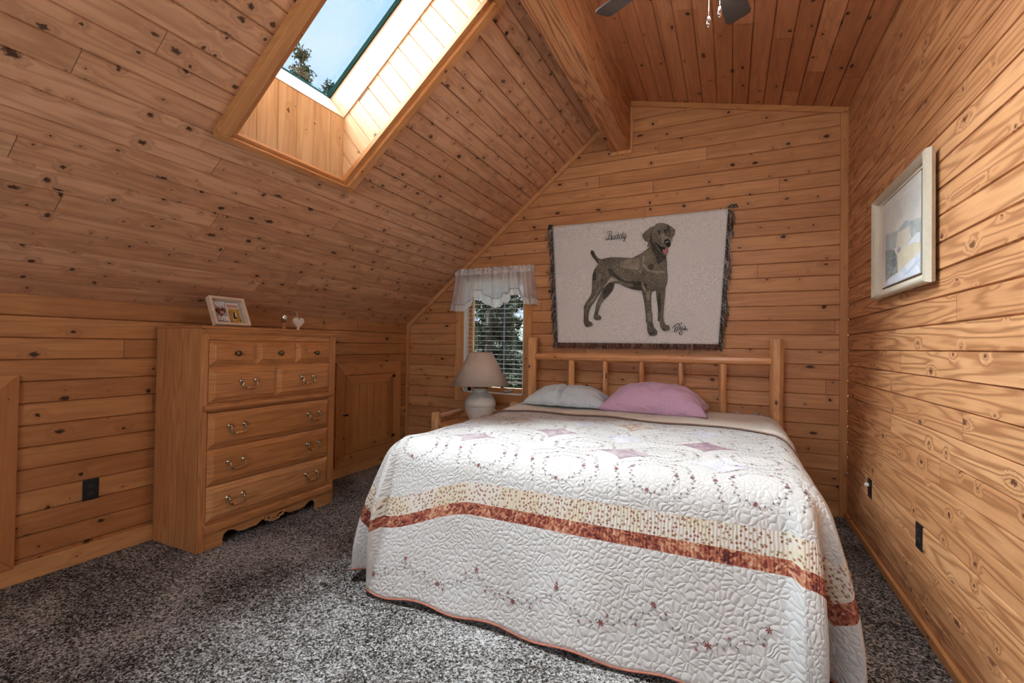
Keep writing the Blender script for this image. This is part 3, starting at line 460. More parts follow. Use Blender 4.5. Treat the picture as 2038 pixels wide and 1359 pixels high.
for z0,z1,ys,pulls,knobs in rows:
    bm=bmesh.new()
    for a,b in zip(ys,ys[1:]): raised(bm,a,b,z0,z1)
    dw=fin('drawer',bm,W_OAK,dr,axis=1)
    zc=(z0+z1)/2+.008
    for y in pulls or []: pull(y,zc,dw)
    for y in knobs or []: knob(y,zc-.012,dw)

# ---------------------------------------------------------------- things on the dresser
def frame_basis(o,ex,ez):
    ex=Vector(ex).normalized(); ez=Vector(ez).normalized(); ey=ez.cross(ex); return Vector(o),ex,ey,ez
TZ=1.397
# photo frame leaning back; local x along +y (room), local z up the frame, local n toward the room
th=math.radians(25); O=Vector((-3.045,1.944,TZ+.0175)); EX=Vector((-.0,1,0)); EZ=Vector((-math.sin(th),0,math.cos(th))); EN=Vector((math.cos(th),0,math.sin(th)))
FW,FH=.250,.212
def fp(x,z,n): return O+EX*x+EZ*z+EN*n
def fbox(bm,x0,x1,z0,z1,n0,n1,mi=0): hexa(bm,[fp(x,z,n) for x in (x0,x1) for z in (z0,z1) for n in (n0,n1)],mi)
pf=empty('photo_frame',tuple(O)); tag(pf,'pale wood shadow box frame with heart and photo leaning on the dresser top','photo frame')
M_PFR=wood('pale_frame_wood',(.66,.54,.40),(.62,.49,.35),(.54,.41,.28),(.5,.3,.15),None,dens=0,ring=.15,rough=.4)
M_MAT=plain('grey_backing',(.42,.37,.35),.8); M_WPR=plain('white_lettering',(.92,.88,.86),.6)
bm=bmesh.new(); b=.017
for q in ((0,FW,0,b),(0,FW,FH-b,FH),(0,b,b,FH-b),(FW-b,FW,b,FH-b)): fbox(bm,q[0],q[1],q[2],q[3],-.040,0)
fin('frame',bm,M_PFR,pf,bevel=.0015,axis=1)
bm=bmesh.new(); fbox(bm,b,FW-b,b,FH-b,-.036,-.032); fin('backing',bm,M_MAT,pf)
M_PHO=T('photo_print'); o_=M_PHO.obj(); n_=M_PHO.noise(o_,45,4); M_PHO=M_PHO.out(M_PHO.ramp(n_,[(.3,(.30,.14,.03)),(.5,(.55,.30,.06)),(.7,(.68,.44,.14))]),.4)
M_HEART=plain('brown_heart',(.16,.035,.022),.6,noise=.3,nscale=90); M_PINKP=plain('dusty_pink',(.52,.28,.27),.6)
M_NIGHT=plain('near_black_cloth',(.015,.018,.022),.6); M_PALEP=plain('pale_print',(.80,.72,.64),.6)
bm=bmesh.new(); fbox(bm,.122,.212,.028,.182,-.032,-.030,0); fbox(bm,.125,.209,.031,.140,-.030,-.0295,1); fbox(bm,.128,.206,.146,.170,-.030,-.0295,2)
fbox(bm,.157,.178,.062,.092,-.0295,-.029,3)
prism(bm,[fp(x,z,-.0293) for x,z in ((.159,.085),(.164,.112),(.171,.117),(.176,.105),(.174,.085))],EN*.0006,3)
prism(bm,[fp(x,z,-.0289) for x,z in ((.170,.078),(.172,.112),(.178,.108),(.182,.084),(.178,.074))],EN*.0004,0)
fin('photo',bm,None,pf,mats=[M_PALEP,M_PHO,M_PINKP,M_NIGHT])
bm=bmesh.new(); hp=[]
for k in range(40):
    t=2*PI*k/40; hx=16*math.sin(t)**3; hy=13*math.cos(t)-5*math.cos(2*t)-2*math.cos(3*t)-math.cos(4*t); hp.append(fp(.075+hx*.00215,.112+hy*.0021,-.032))
prism(bm,hp,EN*.006,0); fbox(bm,.066,.092,.094,.112,-.026,-.0255,1); fin('heart',bm,None,pf,mats=[M_HEART,M_PINKP])
def text(name,s,size,xc,zc,mat,parent,conv,depth=.0015,stretch=1.0):
    cu=bpy.data.curves.new(name,'FONT'); cu.body=s; cu.size=size; cu.align_x='CENTER'; cu.align_y='CENTER'; cu.extrude=depth/2; cu.offset=size*.018
    to=bpy.data.objects.new(name,cu); COL.objects.link(to); dg=bpy.context.evaluated_depsgraph_get(); me=bpy.data.meshes.new_from_object(to.evaluated_get(dg))
    bpy.data.objects.remove(to); bm=bmesh.new(); bm.from_mesh(me); bpy.data.meshes.remove(me)
    for v in bm.verts: v.co=conv(xc+v.co.x*stretch,zc+v.co.y,v.co.z)
    return fin(name,bm,mat,parent)
text('lettering','BEST',.043,.078,.166,M_WPR,pf,lambda x,z,n:fp(x,z,-.029+n),.004,.82)
text('lettering','EVER',.043,.080,.058,M_WPR,pf,lambda x,z,n:fp(x,z,-.029+n),.004,.80)
# little glass votive
vb=empty('perfume_vial',(-3.15,2.541,TZ)); tag(vb,'small amber glass vial with a silver cap on the dresser top','vial')
bm=bmesh.new(); lathe(bm,[(.0,0),(.016,0),(.017,.003),(.017,.056),(.0,.056)],20,(-3.15,2.541,TZ)); fin('bottle',bm,plain('amber_glass',(.42,.16,.05),.15,0,.6),vb)
bm=bmesh.new(); lathe(bm,[(.0,.056),(.0195,.056),(.0195,.112),(.017,.117),(.0,.117)],20,(-3.15,2.541,TZ)); fin('cap',bm,plain('silver_cap',(.82,.80,.82),.22,1.0),vb)
# heart ornament
hv=empty('heart_ornament',(-3.15,2.672,TZ)); tag(hv,'whitewashed wooden heart on a small foot with a loop of cord','ornament')
M_HW=plain('whitewashed_wood',(.78,.70,.58),.55,noise=.12,nscale=70)
bm=bmesh.new(); hp=[]
for k in range(48):
    t=2*PI*k/48; hx=16*math.sin(t)**3; hy=13*math.cos(t)-5*math.cos(2*t)-2*math.cos(3*t)-math.cos(4*t); hp.append(Vector((-3.158,2.676+hx*.0032,TZ+.066+hy*.0031)))
prism(bm,hp,(.016,0,0)); fin('heart',bm,M_HW,hv,bevel=.003)
bm=bmesh.new(); lathe(bm,[(.0,0),(.026,0),(.024,.005),(.012,.010),(.008,.018),(.010,.030),(.0,.030)],20,(-3.15,2.676,TZ)); fin('foot',bm,M_HW,hv)
bm=bmesh.new(); tube(bm,[(-3.15,2.674,TZ+.094),(-3.15,2.664,TZ+.115),(-3.152,2.656,TZ+.145),(-3.155,2.655,TZ+.158),(-3.153,2.661,TZ+.148),(-3.15,2.676,TZ+.112),(-3.15,2.679,TZ+.094)],.0016,6); fin('cord',bm,plain('natural_cord',(.72,.52,.34),.8),hv)

# ================================================================ OUTLETS
M_OUT=plain('black_plastic',(.013,.013,.014),.35)
M_OUT2=plain('black_socket_plastic',(.03,.03,.032),.4)
def outlet(x,y,z,nx,label,plug=False):
    r=empty('wall_outlet',(x,y,z)); tag(r,label,'outlet','black wall outlets')
    bm=bmesh.new(); a,b=sorted((x,x+nx*.006)); box(bm,a,b,y-.039,y+.039,z-.061,z+.061); fin('cover_plate',bm,M_OUT,r,bevel=.002)
    for s in (-1,1):
        bm=bmesh.new(); a,b=sorted((x+nx*.006,x+nx*.009)); zc=z+s*.021
        prism(bm,[Vector((a,y+.017*math.cos(t)*1.0,zc+max(-.013,min(.013,.017*math.sin(t))))) for t in [2*PI*k/20 for k in range(20)]],(b-a,0,0)); s_=fin('socket',bm,M_OUT2,r)
        bm=bmesh.new()
        for yy in (-.006,.006): box(bm,x+nx*.0085-.001,x+nx*.0085+.0012,y+yy-.001,y+yy+.001,zc-.004,zc+.005)
        sphere(bm,(x+nx*.009,y,zc-.009),.0022,(.5,1,1),8); fin('slot',bm,M_BLACK,s_)
    if plug:
        bm=bmesh.new(); a,b=sorted((x+nx*.009,x+nx*.03)); box(bm,a,b,y-.012,y+.012,z+.012,z+.03); fin('plug',bm,M_WHITE,r,bevel=.003)
outlet(XL,1.452,.413,1,'black outlet on the knee wall left of the dresser')
outlet(XR,3.765,.413,-1,'black outlet with a white plug on the right wall near the corner',True)
outlet(XR,2.887,.418,-1,'black outlet low on the right wall nearest the camera')

# ================================================================ PAINTING ON THE RIGHT WALL
px=XR-.03
pt=empty('framed_painting',(XR,3.08,1.9)); tag(pt,'framed snowy cabin landscape painting on the right wall','painting')
M_SILV=plain('champagne_frame',(.62,.56,.44),.38,.25,.5,noise=.12,nscale=60); M_LINER=plain('cream_liner',(.80,.72,.58),.7)
oy0,oy1,oz0,oz1=2.648,3.525,1.607,2.208
prof=[(.006,XR-.014),(0,XR-.030),(.005,XR-.050),(.014,XR-.056),(.028,XR-.044),(.036,XR-.034),(.036,XR-.014)]
bm=bmesh.new(); rings=[]
iy,iz=1.0,.9
for w,x in prof: rings.append([bm.verts.new(p) for p in ((x,oy0+w*iy*1.6,oz0+w*iz),(x,oy1-w*1.0,oz0+w*iz),(x,oy1-w*1.0,oz1-w*iz),(x,oy0+w*iy*1.6,oz1-w*iz))])
for A,B in zip(rings,rings[1:]):
    for k in range(4): bm.faces.new((A[k],A[(k+1)%4],B[(k+1)%4],B[k]))
fin('frame',bm,M_SILV,pt)
bm=bmesh.new(); box(bm,XR-.022,XR-.014,2.70,3.495,1.635,2.180); fin('liner',bm,M_LINER,pt)
def pm(name,a,b,sc=40,det=5):
    t=T(name); f=t.noise(t.obj(),sc,det,.65,.6); return t.out(t.mix(t.step(f,.3,.7),a,b),.6)
PM={'mist':pm('paint_mist',(.58,.58,.56),(.72,.68,.60),8),'hill':pm('paint_hill',(.36,.42,.43),(.58,.60,.57),10),'haze':pm('paint_haze',(.66,.62,.50),(.74,.70,.60),12),
 'roof':pm('paint_roof',(.70,.74,.78),(.80,.82,.84),14),'wall':pm('paint_wall',(.70,.63,.46),(.78,.72,.58),12),'pine':pm('paint_pine',(.05,.08,.11),(.28,.35,.40),60),
 'teal':pm('paint_teal',(.17,.22,.22),(.45,.48,.46),40),'snow':pm('paint_snow',(.60,.68,.82),(.80,.83,.88),16),'shade':pm('paint_shade',(.45,.52,.68),(.66,.72,.82),30)}
keys=list(PM)
bm=bmesh.new(); box(bm,XR-.026,XR-.022,2.79,3.40,1.668,2.15,0)
box(bm,XR-.0245,XR-.022,2.782,3.408,1.660,2.158,len(keys)+1)
for i,(c,poly) in enumerate(PAINT):
    prism(bm,[Vector((XR-.026-.00025*(i+1),min(3.398,max(2.792,y)),min(2.148,max(1.67,z)))) for y,z in poly],(.0003,0,0),keys.index(c)+1)
fin('canvas',bm,None,pt,mats=[pm('paint_sky',(.62,.62,.60),(.74,.71,.64),5)]+[PM[k] for k in keys]+[plain('dark_fillet',(.10,.06,.035),.5)])
# ================================================================ LOG BED
def log(bm,a,b,r,n=10,seed=0,facet=.10,steps=14,flare=0):
    """hand-peeled log: faceted, slightly wandering cylinder"""
    rnd=random.Random(seed); a,b=Vector(a),Vector(b); t=(b-a).normalized(); up=Vector((0,0,1)) if abs(t.z)<.9 else Vector((1,0,0))
    u=(up-t*up.dot(t)).normalized(); v=t.cross(u); ph=[rnd.uniform(-facet,facet) for _ in range(n)]; rings=[]
    for i in range(steps+1):
        q=i/steps; c=a+(b-a)*q; rr=r*(1+flare*(1-q)**2)*(1+.035*math.sin(q*9+seed)+.02*rnd.uniform(-1,1))
        e=.93 if i in (0,steps) else 1
        rings.append([bm.verts.new(c+(u*math.cos(2*PI*(k+.5)/n)+v*math.sin(2*PI*(k+.5)/n))*rr*e*(1+ph[k]*(1+.5*math.sin(q*5+k)))) for k in range(n)])
    uvl=bm.loops.layers.uv.verify()
    for A,B in zip(rings,rings[1:]):
        for k in range(n): bm.faces.new((A[k],A[(k+1)%n],B[(k+1)%n],B[k]))
    bm.faces.new(rings[0]); bm.faces.new(rings[-1])
HY=4.285
bed=empty('log_bed',(-.72,HY,0)); tag(bed,'peeled log bed with a spindled headboard against the end wall','bed')
for i,(x,h) in enumerate(((-1.772,1.384),(.329,1.384))):
    bm=bmesh.new(); log(bm,(x,HY,0),(x,HY,h),.0535,8,11+i,.07,18,.0); fin('post',bm,W_LOG,bed,axis=2,bevel=.004)
for x in (-1.66,.20):
    bm=bmesh.new(); log(bm,(x,2.36,0),(x,2.36,.30),.05,8,31,.06); fin('leg',bm,W_LOG,bed,axis=2)
bm=bmesh.new(); log(bm,(-1.735,HY,1.198),(.293,HY,1.208),.037,10,5,.08,26); fin('top_rail',bm,W_LOG,bed,axis=0,bevel=.003)
bm=bmesh.new(); log(bm,(-1.735,HY,.55),(.293,HY,.55),.037,10,6,.08,20); fin('bottom_rail',bm,W_LOG,bed,axis=0)
for i,x in enumerate((-1.368,-1.045,-.717,-.388,-.058)):
    bm=bmesh.new(); log(bm,(x+.004*(i%2),HY,.56),(x,HY,1.175),(.033,.026,.027,.0235,.031)[i],8,20+i,.09,12); fin('spindle',bm,W_LOG,bed,axis=2,bevel=.003)
for x in (-1.66,.20):
    bm=bmesh.new(); log(bm,(x,2.36,.26),(x,HY,.26),.04,10,41,.06,14); fin('side_rail',bm,W_LOG,bed,axis=1)
M_SHEET=plain('white_sheet',(.78,.76,.74),.8)
bm=bmesh.new(); box(bm,-1.66,.20,2.33,4.20,.30,.655); fin('mattress',bm,M_SHEET,bed,bevel=.05)

# ================================================================ QUILT
QX,HW,YF,ZT,RR=-.725,.965,2.263,.757,.17
OV=.862; TH=math.radians(72.4); YH=4.205
def prof_f(s,R=RR,th=TH):
    """horizontal reach and drop along the overhang"""
    if s<R*th: return R*math.sin(s/R),R*(1-math.cos(s/R))
    q=s-R*th; return R*math.sin(th)+q*math.cos(th),R*(1-math.cos(th))+q*math.sin(th)
def cr(pts,t):
    """Catmull-Rom over (t,x,y) control points"""
    for i in range(len(pts)-1):
        if t<=pts[i+1][0] or i==len(pts)-2:
            p0=pts[max(i-1,0)]; p1=pts[i]; p2=pts[i+1]; p3=pts[min(i+2,len(pts)-1)]; u=(t-p1[0])/(p2[0]-p1[0]); u=max(0,min(1,u)); o=[]
            for k in (1,2): o.append(.5*(2*p1[k]+(p2[k]-p0[k])*u+(2*p0[k]-5*p1[k]+4*p2[k]-p3[k])*u*u+(3*p1[k]-p0[k]-3*p2[k]+p3[k])*u**3))
            return o
# plan of the hem round each corner: (angle, outward x, toward the foot)
CR=[(0,.155,0),(.16,.175,.06),(.30,.205,.19),(.42,.185,.23),(.52,.09,.12),(.60,.02,.10),(.70,.035,.25),(.78,.068,.345),(.88,.055,.362),(1,0,.352)]
CL=[(0,.19,0),(.16,.20,.10),(.30,.198,.25),(.42,.165,.295),(.52,.085,.235),(.61,.022,.215),(.70,.006,.275),(.80,.016,.345),(.9,.014,.358),(1,0,.352)]
def sm(x): x=max(0,min(1,x)); return x*x*(3-2*x)
def crown(a,b):
    return .006*math.sin(a*4.1+b*2.3)+.004*math.sin(a*9-b*7)+.003*math.sin(b*15+a*3)
def droop(a): return .145*sm((-.42-a)/.56)
def quilt(a,b):
    """cloth coordinates (a across from the centre, b from the head) -> point"""
    bf=YH-YF; da=abs(a)-HW; db=b-bf; sg=1 if a>0 else -1
    if da<=0 and db<=0:
        e=min(-da,.12); z=ZT+crown(a,b)
        return Vector((QX+a,YH-b,z))
    if da>0 and db<=0:
        h,d=prof_f(da,.12,math.radians(86)); x=HW+h
        w=sm((da-.15)/.6)
        x+=w*.018*math.sin(b*8.5+sg)+w*(.05 if sg<0 else .03)*sm((b-(bf-.5))/.5)
        if da>.0: x+=.025*w
        z=ZT-d+crown(sg*HW,b)*(1-sm(da/.3)); y=YH-b
        if z<.012: x+=(.012-z)*.9; z=.012
        return Vector((QX+sg*x,y,z))
    if db>0 and da<=0:
        h,d=prof_f(db); w=sm((db-.2)/.6)
        y=YF-h-w*(.010*math.sin(a*6.3+.6)+.006*math.sin(a*13)); z=ZT-d+crown(a,bf)*(1-sm(db/.3))
        if z<.012: y-=(.012-z)*.9; z=.012
        return Vector((QX+a,y,z))
    r=math.hypot(da,db); ph=math.atan2(db,da)/(PI/2)
    hs,ds=prof_f(r,.12,math.radians(86)); hf,df=prof_f(r); k=sm(ph)
    h=hs*(1-k)+hf*k; d=ds*(1-k)+df*k
    cx,cy=h*math.cos(ph*PI/2),h*math.sin(ph*PI/2)
    q=cr(CR if sg>0 else CL,ph); w=sm(max(0,(r-.06))/.72)**.8
    px_,py_=cx*(1-w)+q[0]*w,cy*(1-w)+q[1]*w
    z=ZT-d
    if ph<.02: pass
    if z<.012:
        ex=(.012-z)*.9; n=Vector((px_+.05,py_+.05)).normalized(); px_+=n.x*ex; py_+=n.y*ex; z=.012
    return Vector((QX+sg*(HW+px_),YF-py_,z))
def scal(t): return .012*abs(math.sin(t))
BF=YH-YF
# quilt fabric
t=T('quilt_fabric'); u,v,_=t.sep(t.uv())
chev=t.M('MAXIMUM',t.sub(t.M('ABSOLUTE',u),HW),t.sub(v,BF))
uvv=t.uv()
wrp=t.n('VectorMath',{0:uvv,1:t.n('VectorMath',{0:t.n('TexNoise',{'Vector':uvv,'Scale':16.0,'Detail':1.0}).outputs['Color'],1:(.05,.05,.0)},operation='MULTIPLY').outputs[0]},operation='ADD').outputs[0]
v1=t.n('TexVoronoi',{'Vector':wrp,'Scale':40.0,'Randomness':1.0},feature='DISTANCE_TO_EDGE',voronoi_dimensions='2D').outputs['Distance']
puff=t.M('POWER',t.M('MINIMUM',t.mul(v1,2.6),1.0),.6)
puck=t.noise(uvv,70,3,.6)
# cream floral band
c1=t.n('TexVoronoi',{'Vector':uvv,'Scale':58.0},feature='F1',voronoi_dimensions='2D'); f0,f1_,f2_=t.sep(c1.outputs['Color'])
sc2=t.noise(uvv,190,2); dsp=t.add(c1.outputs['Distance'],t.mul(t.sub(sc2,.5),.55))
fl=t.mul(t.sub(1.0,t.step(dsp,.14,.42)),t.M('GREATER_THAN',f0,.18))
flc=t.mix(t.M('GREATER_THAN',f1_,.62),(.30,.11,.08),(.33,.25,.13))
yel=t.noise(uvv,6,2)
band1=t.mix(fl,t.mix(t.step(yel,.4,.65),(.68,.62,.55),(.66,.57,.43)),flc)
# rust patchwork band
px_=t.M('FLOOR',t.mul(u,13.0)); pr,pcx=t.white(t.xyz(px_,2.0,8.0))
rv=t.n('TexVoronoi',{'Vector':wrp,'Scale':105.0},feature='F1',voronoi_dimensions='2D'); rvc,_,_=t.sep(rv.outputs['Color']); rn=t.noise(uvv,30,4,.7,1.0); rr_=t.add(t.add(t.mul(rn,.50),t.mul(rvc,.30)),t.mul(pr,.14))
band2=t.ramp(rr_,[(.26,(.09,.024,.024)),(.40,(.26,.060,.042)),(.52,(.44,.15,.085)),(.64,(.60,.33,.20)),(.76,(.70,.52,.38))])
i1=t.mul(t.M('GREATER_THAN',chev,.253),t.M('LESS_THAN',chev,.350)); i2=t.mul(t.M('GREATER_THAN',chev,.350),t.M('LESS_THAN',chev,.408))
base=t.mix(t.step(t.noise(uvv,3,2),.3,.7),(.575,.55,.525),(.635,.615,.595))
base=t.mix(t.mul(t.sub(1.0,t.M('MINIMUM',t.mul(v1,9.0),1.0)),.10),base,(.50,.44,.40))
col=t.mix(i1,base,band1); col=t.mix(i2,col,band2)
ruche=t.n('TexWave',{'Vector':uvv,'Scale':22.0,'Distortion':2.5,'Detail':2.0},bands_direction='X').outputs['Fac']
inb=t.M('MAXIMUM',i1,i2)
hh=t.add(t.mul(t.sub(1.0,inb),t.add(puff,t.mul(puck,.25))),t.mul(inb,t.add(t.mul(ruche,.45),t.mul(puck,.8))))
M_QUILT=t.out(col,.85,t.bump(hh,.36,.009),0,.2)
# mesh
bm=bmesh.new(); uvl=bm.loops.layers.uv.verify(); grid={}
def qv(a,b):
    k=(round(a,5),round(b,5))
    if k not in grid: grid[k]=bm.verts.new(quilt(a,b))
    return grid[k]
def qface(c):
    vs=[qv(*p) for p in c]
    if len(set(vs))<3: return
    vs2=[];cc=[]
    for q,p in zip(vs,c):
        if q not in vs2: vs2.append(q); cc.append(p)
    try: f=bm.faces.new(vs2)
    except ValueError: return
    f.smooth=True
    for l,p in zip(f.loops,cc): l[uvl].uv=(p[0],p[1]-droop(p[0])*sm((p[1]-BF+.30)/.4))
NA,NB,NR,NC=72,60,44,48
for i in range(NA):
    for j in range(NB):
        a0,a1=-HW+2*HW*i/NA,-HW+2*HW*(i+1)/NA; b0,b1=BF*j/NB,BF*(j+1)/NB
        qface([(a0,b0),(a1,b0),(a1,b1),(a0,b1)])
def hem(tt): return OV+.010*math.sin(tt*9.0)
for i in range(NA):
    a0,a1=-HW+2*HW*i/NA,-HW+2*HW*(i+1)/NA
    for j in range(NR):
        r=lambda a,q:hem(a*1.75+.3)*q/NR
        qface([(a0,BF+r(a0,j)),(a1,BF+r(a1,j)),(a1,BF+r(a1,j+1)),(a0,BF+r(a0,j+1))])
for sg in (-1,1):
    for i in range(NB):
        b0,b1=BF*i/NB,BF*(i+1)/NB
        for j in range(NR):
            q0,q1=.76*j/NR,.76*(j+1)/NR
            qface([(sg*(HW+q0),b0),(sg*(HW+q1),b0),(sg*(HW+q1),b1),(sg*(HW+q0),b1)])
    for i in range(NC):
        t0,t1=i/NC,(i+1)/NC
        R0=.76+(hem(sg*HW*1.75+.3)-.76)*sm(t0)+.02*math.sin(t0*PI*3)*math.sin(t0*PI); R1=.76+(hem(sg*HW*1.75+.3)-.76)*sm(t1)+.02*math.sin(t1*PI*3)*math.sin(t1*PI)
        for j in range(NR):
            def pp(tt,R,q):
                r=R*q/NR; return (sg*(HW+r*math.cos(tt*PI/2)),BF+r*math.sin(tt*PI/2))
            qface([pp(t0,R0,j),pp(t1,R1,j),pp(t1,R1,j+1),pp(t0,R0,j+1)])
bmesh.ops.remove_doubles(bm,verts=bm.verts,dist=2e-4)
quilt_o=fin('quilt',bm,M_QUILT,uv=False); tag(quilt_o,'white embroidered patchwork quilt with rust floral bands draped over the bed','quilt')
sol=quilt_o.modifiers.new('thickness','SOLIDIFY'); sol.thickness=.010; sol.offset=-1
# embroidered and printed marks laid on the quilt
def qn(a,b,e=.004):
    p=quilt(a,b); n=(quilt(a+e,b)-p).cross(quilt(a,b+e)-p)*(-1)
    n=n.normalized() if n.length>1e-9 else Vector((0,0,1))
    return p,n
def qpt(a,b,off=.0018):
    p,n=qn(a,b)
    if n.z<-.2: n=-n
    return p+n*off
M_LEAF=plain('leaf_thread',(.16,.12,.13),.8); M_FLOW=plain('rust_thread',(.22,.045,.032),.8); M_STEM=plain('stem_thread',(.38,.33,.30),.8); M_PLUM=plain('plum_thread',(.16,.06,.09),.8)
ER=random.Random(5)
def mark(bm,a,b,ang,L,W,mi,n=6,off=.0018):
    vs=[]
    for k in range(n):
        q=2*PI*k/n; x=math.cos(q)*L/2; y=math.sin(q)*W/2
        vs.append(bm.verts.new(qpt(a+x*math.cos(ang)-y*math.sin(ang),b+x*math.sin(ang)+y*math.cos(ang),off)))
    f=bm.faces.new(vs); f.material_index=mi
def flower(bm,a,b,s,mi=1):
    r0=ER.random()
    for k in range(6): 
        q=r0+k*PI/3; mark(bm,a+math.cos(q)*s*.55,b+math.sin(q)*s*.55,q,s*1.0,s*.36,mi,6,.0022)
def stem(bm,pts,w=.0016,mi=2):
    for (a0,b0),(a1,b1) in zip(pts,pts[1:]):
        d=math.hypot(a1-a0,b1-b0) or 1; nx,ny=-(b1-b0)/d*w/2,(a1-a0)/d*w/2
        f=bm.faces.new([bm.verts.new(qpt(a0+nx,b0+ny,.0016)),bm.verts.new(qpt(a1+nx,b1+ny,.0016)),bm.verts.new(qpt(a1-nx,b1-ny,.0016)),bm.verts.new(qpt(a0-nx,b0-ny,.0016))]); f.material_index=mi
def curl(bm,a,b,r,sg): stem(bm,[(a+r*(1-k/26)*math.cos(sg*k*.42),b+r*(1-k/26)*math.sin(sg*k*.42)) for k in range(18)],.0013)
bm=bmesh.new()
# vine along the hem
pk=[-1.12,-.765,-.363,.042,.45,.86]
def vb_(a):
    for p,q in zip(pk,pk[1:]):
        if p<=a<=q:
            u_=(a-p)/(q-p); return BF+.655-.04*sm((a+.5)/1.3)+.034*droop(a)/.145+.088*math.sin(u_*PI)**.8
    return BF+.655
N_=300; a_s=[-.93+(1.79*k/N_) for k in range(N_+1)]
stem(bm,[(a,vb_(a)) for a in a_s],.0018)
for p in pk[1:-1]+[.86]:
    if abs(p)<HW: flower(bm,p,vb_(p)-.010,.013)
for p,q in zip(pk,pk[1:]):
    m_=(p+q)/2
    if m_>-HW: flower(bm,m_,vb_(m_)+.002,.014)
for k in range(0,78):
    a=-.92+k*.0229
    if a>.86: break
    b=vb_(a); s_=1 if k%2 else -1; sl=math.atan2(vb_(min(a+.01,.86))-b,.01)
    mark(bm,a+.004,b+s_*.007,sl+s_*.9,.014,.005,0)
    if k%5==2: flower(bm,a,b+s_*.026,.008); stem(bm,[(a-.01,b),(a,b+s_*.02)],.0012)
    if k%4==1: curl(bm,a+.008,b+s_*.022,.012,s_)
# rings of vine between the star patches
cols_=[-.845,-.425,-.005,.415,.835]; rows_=[.83,1.24,1.655,2.02]
def ok(a,b): return abs(a)<HW+.05 and .72<b<BF+.20
for i,ca in enumerate(cols_):
    for j,cb in enumerate(rows_):
        for r0,cnt in ((.165,30),(.10,18)):
            if j==3 and r0<.11: pass
            ps=[]
            for k in range(cnt*2+1):
                q=2*PI*k/(cnt*2); rr=r0*(1+.06*math.sin(6*q)); a,b=ca+rr*math.cos(q),cb+rr*math.sin(q)*.98
                if ok(a,b) and (j<3 or True): ps.append((a,b))
                else:
                    if len(ps)>1: stem(bm,ps,.0013)
                    ps=[]
                if ok(a,b) and k<cnt*2:
                    s_=1 if k%2 else -1; mark(bm,a+s_*.006*math.cos(q),b+s_*.006*math.sin(q),q+PI/2+s_*.8,.013,.0048,0 if k%3 else 3)
                    if k%10==0: flower(bm,a,b,.011,1 if k%20 else 3)
            if len(ps)>1: stem(bm,ps,.0013)
        if j<3:
            for k in range(60):
                a,b=ca+ER.uniform(-.19,.19),cb+ER.uniform(-.19,.19)
                if ok(a,b): mark(bm,a,b,ER.random()*6,.011,.004,0 if k%4 else 3)
fin('embroidery',bm,None,quilt_o,mats=[M_LEAF,M_FLOW,M_STEM,M_PLUM],uv=False)
# star patches
def patch_mat(name,c1,c2):
    t=T(name); o=t.obj(); n=t.noise(o,170,3,.7); g=t.noise(o,18,2); return t.out(t.mix(t.step(t.add(t.mul(n,.7),t.mul(g,.3)),.38,.62),c1,c2),.85)
SP_M=[patch_mat('mauve_patch',(.25,.16,.18),(.55,.47,.49)),patch_mat('tan_patch',(.33,.22,.16),(.62,.53,.47)),patch_mat('lavender_patch',(.48,.46,.52),(.72,.70,.73)),patch_mat('plum_patch',(.20,.09,.12),(.50,.38,.42))]
bm=bmesh.new()
stars=[(-.655,1.085,1),(-.255,1.415,0),(-.63,1.80,0),(.145,.965,1),(.147,1.365,2),(.24,1.75,0),(.607,1.385,3),(.572,.94,2),(-.249,1.83,2),(-.20,1.00,2),(-.9,1.42,2),(.70,1.80,2)]
for a,b,mi in stars:
    n=6; H=.150
    for qx in (1,-1):
        for qy in (1,-1):
            for i in range(n):
                for j in range(n):
                    def f_(i,j):
                        # region under the concave curve sqrt(x)+sqrt(y)=1
                        x=i/n; y=(j/n)*(1-x**.72)**1.39
                        return (a+qx*x*H,b+qy*y*H)
                    c=[f_(i,j),f_(i+1,j),f_(i+1,j+1),f_(i,j+1)]; vs=[]
                    for p in c: vs.append(bm.verts.new(qpt(p[0],p[1],.0014)))
                    try: f=bm.faces.new(vs if i<n-1 else [vs[0],vs[1],vs[3]]); f.material_index=mi
                    except ValueError: pass
bm.verts.ensure_lookup_table()
for v_ in [v_ for v_ in bm.verts if not v_.link_faces]: bm.verts.remove(v_)
fin('star_patch',bm,None,quilt_o,mats=SP_M,uv=False)
# turned-down flap at the head, with a brown piped edge
t=T('quilt_lining'); o=t.obj(); q1=t.n('TexVoronoi',{'Vector':o,'Scale':26.0},feature='DISTANCE_TO_EDGE').outputs['Distance']
M_LIN=t.out(t.mix(t.noise(o,5,2),(.74,.69,.61),(.80,.76,.69)),.85,t.bump(t.M('POWER',t.M('MINIMUM',t.mul(q1,3.0),1.0),.5),.35,.01),0,.2)
def flap_b(a):
    return .655+.03*math.sin(a*5+1)+.018*math.sin(a*11)+.26*sm((a-.68)/.42)*1.0
bm=bmesh.new(); uvl=bm.loops.layers.uv.verify()
NA2,NB2=90,26; A0,A1=-HW-.20,HW+.26; rowsv=[]
for i in range(NA2+1):
    a=A0+(A1-A0)*i/NA2; fb=flap_b(a); cv=[]
    for j in range(NB2+1):
        b=fb*(1-j/NB2)
        lift=.012+.010*sm(j/6) if j>0 else .006
        p,n=qn(a,b)
        if n.z<-.2: n=-n
        cv.append(bm.verts.new(p+n*lift))
    c=cv[-1].co
    for q in range(1,5): cv.append(bm.verts.new((c.x,YH+.02*math.sin(q*.4),c.z-q*.07)))
    rowsv.append(cv)
for A,B in zip(rowsv,rowsv[1:]):
    for k in range(len(A)-1):
        f=bm.faces.new((A[k],B[k],B[k+1],A[k+1])); f.smooth=True
edge=[r[0].co.copy()+Vector((0,0,.004)) for r in rowsv]
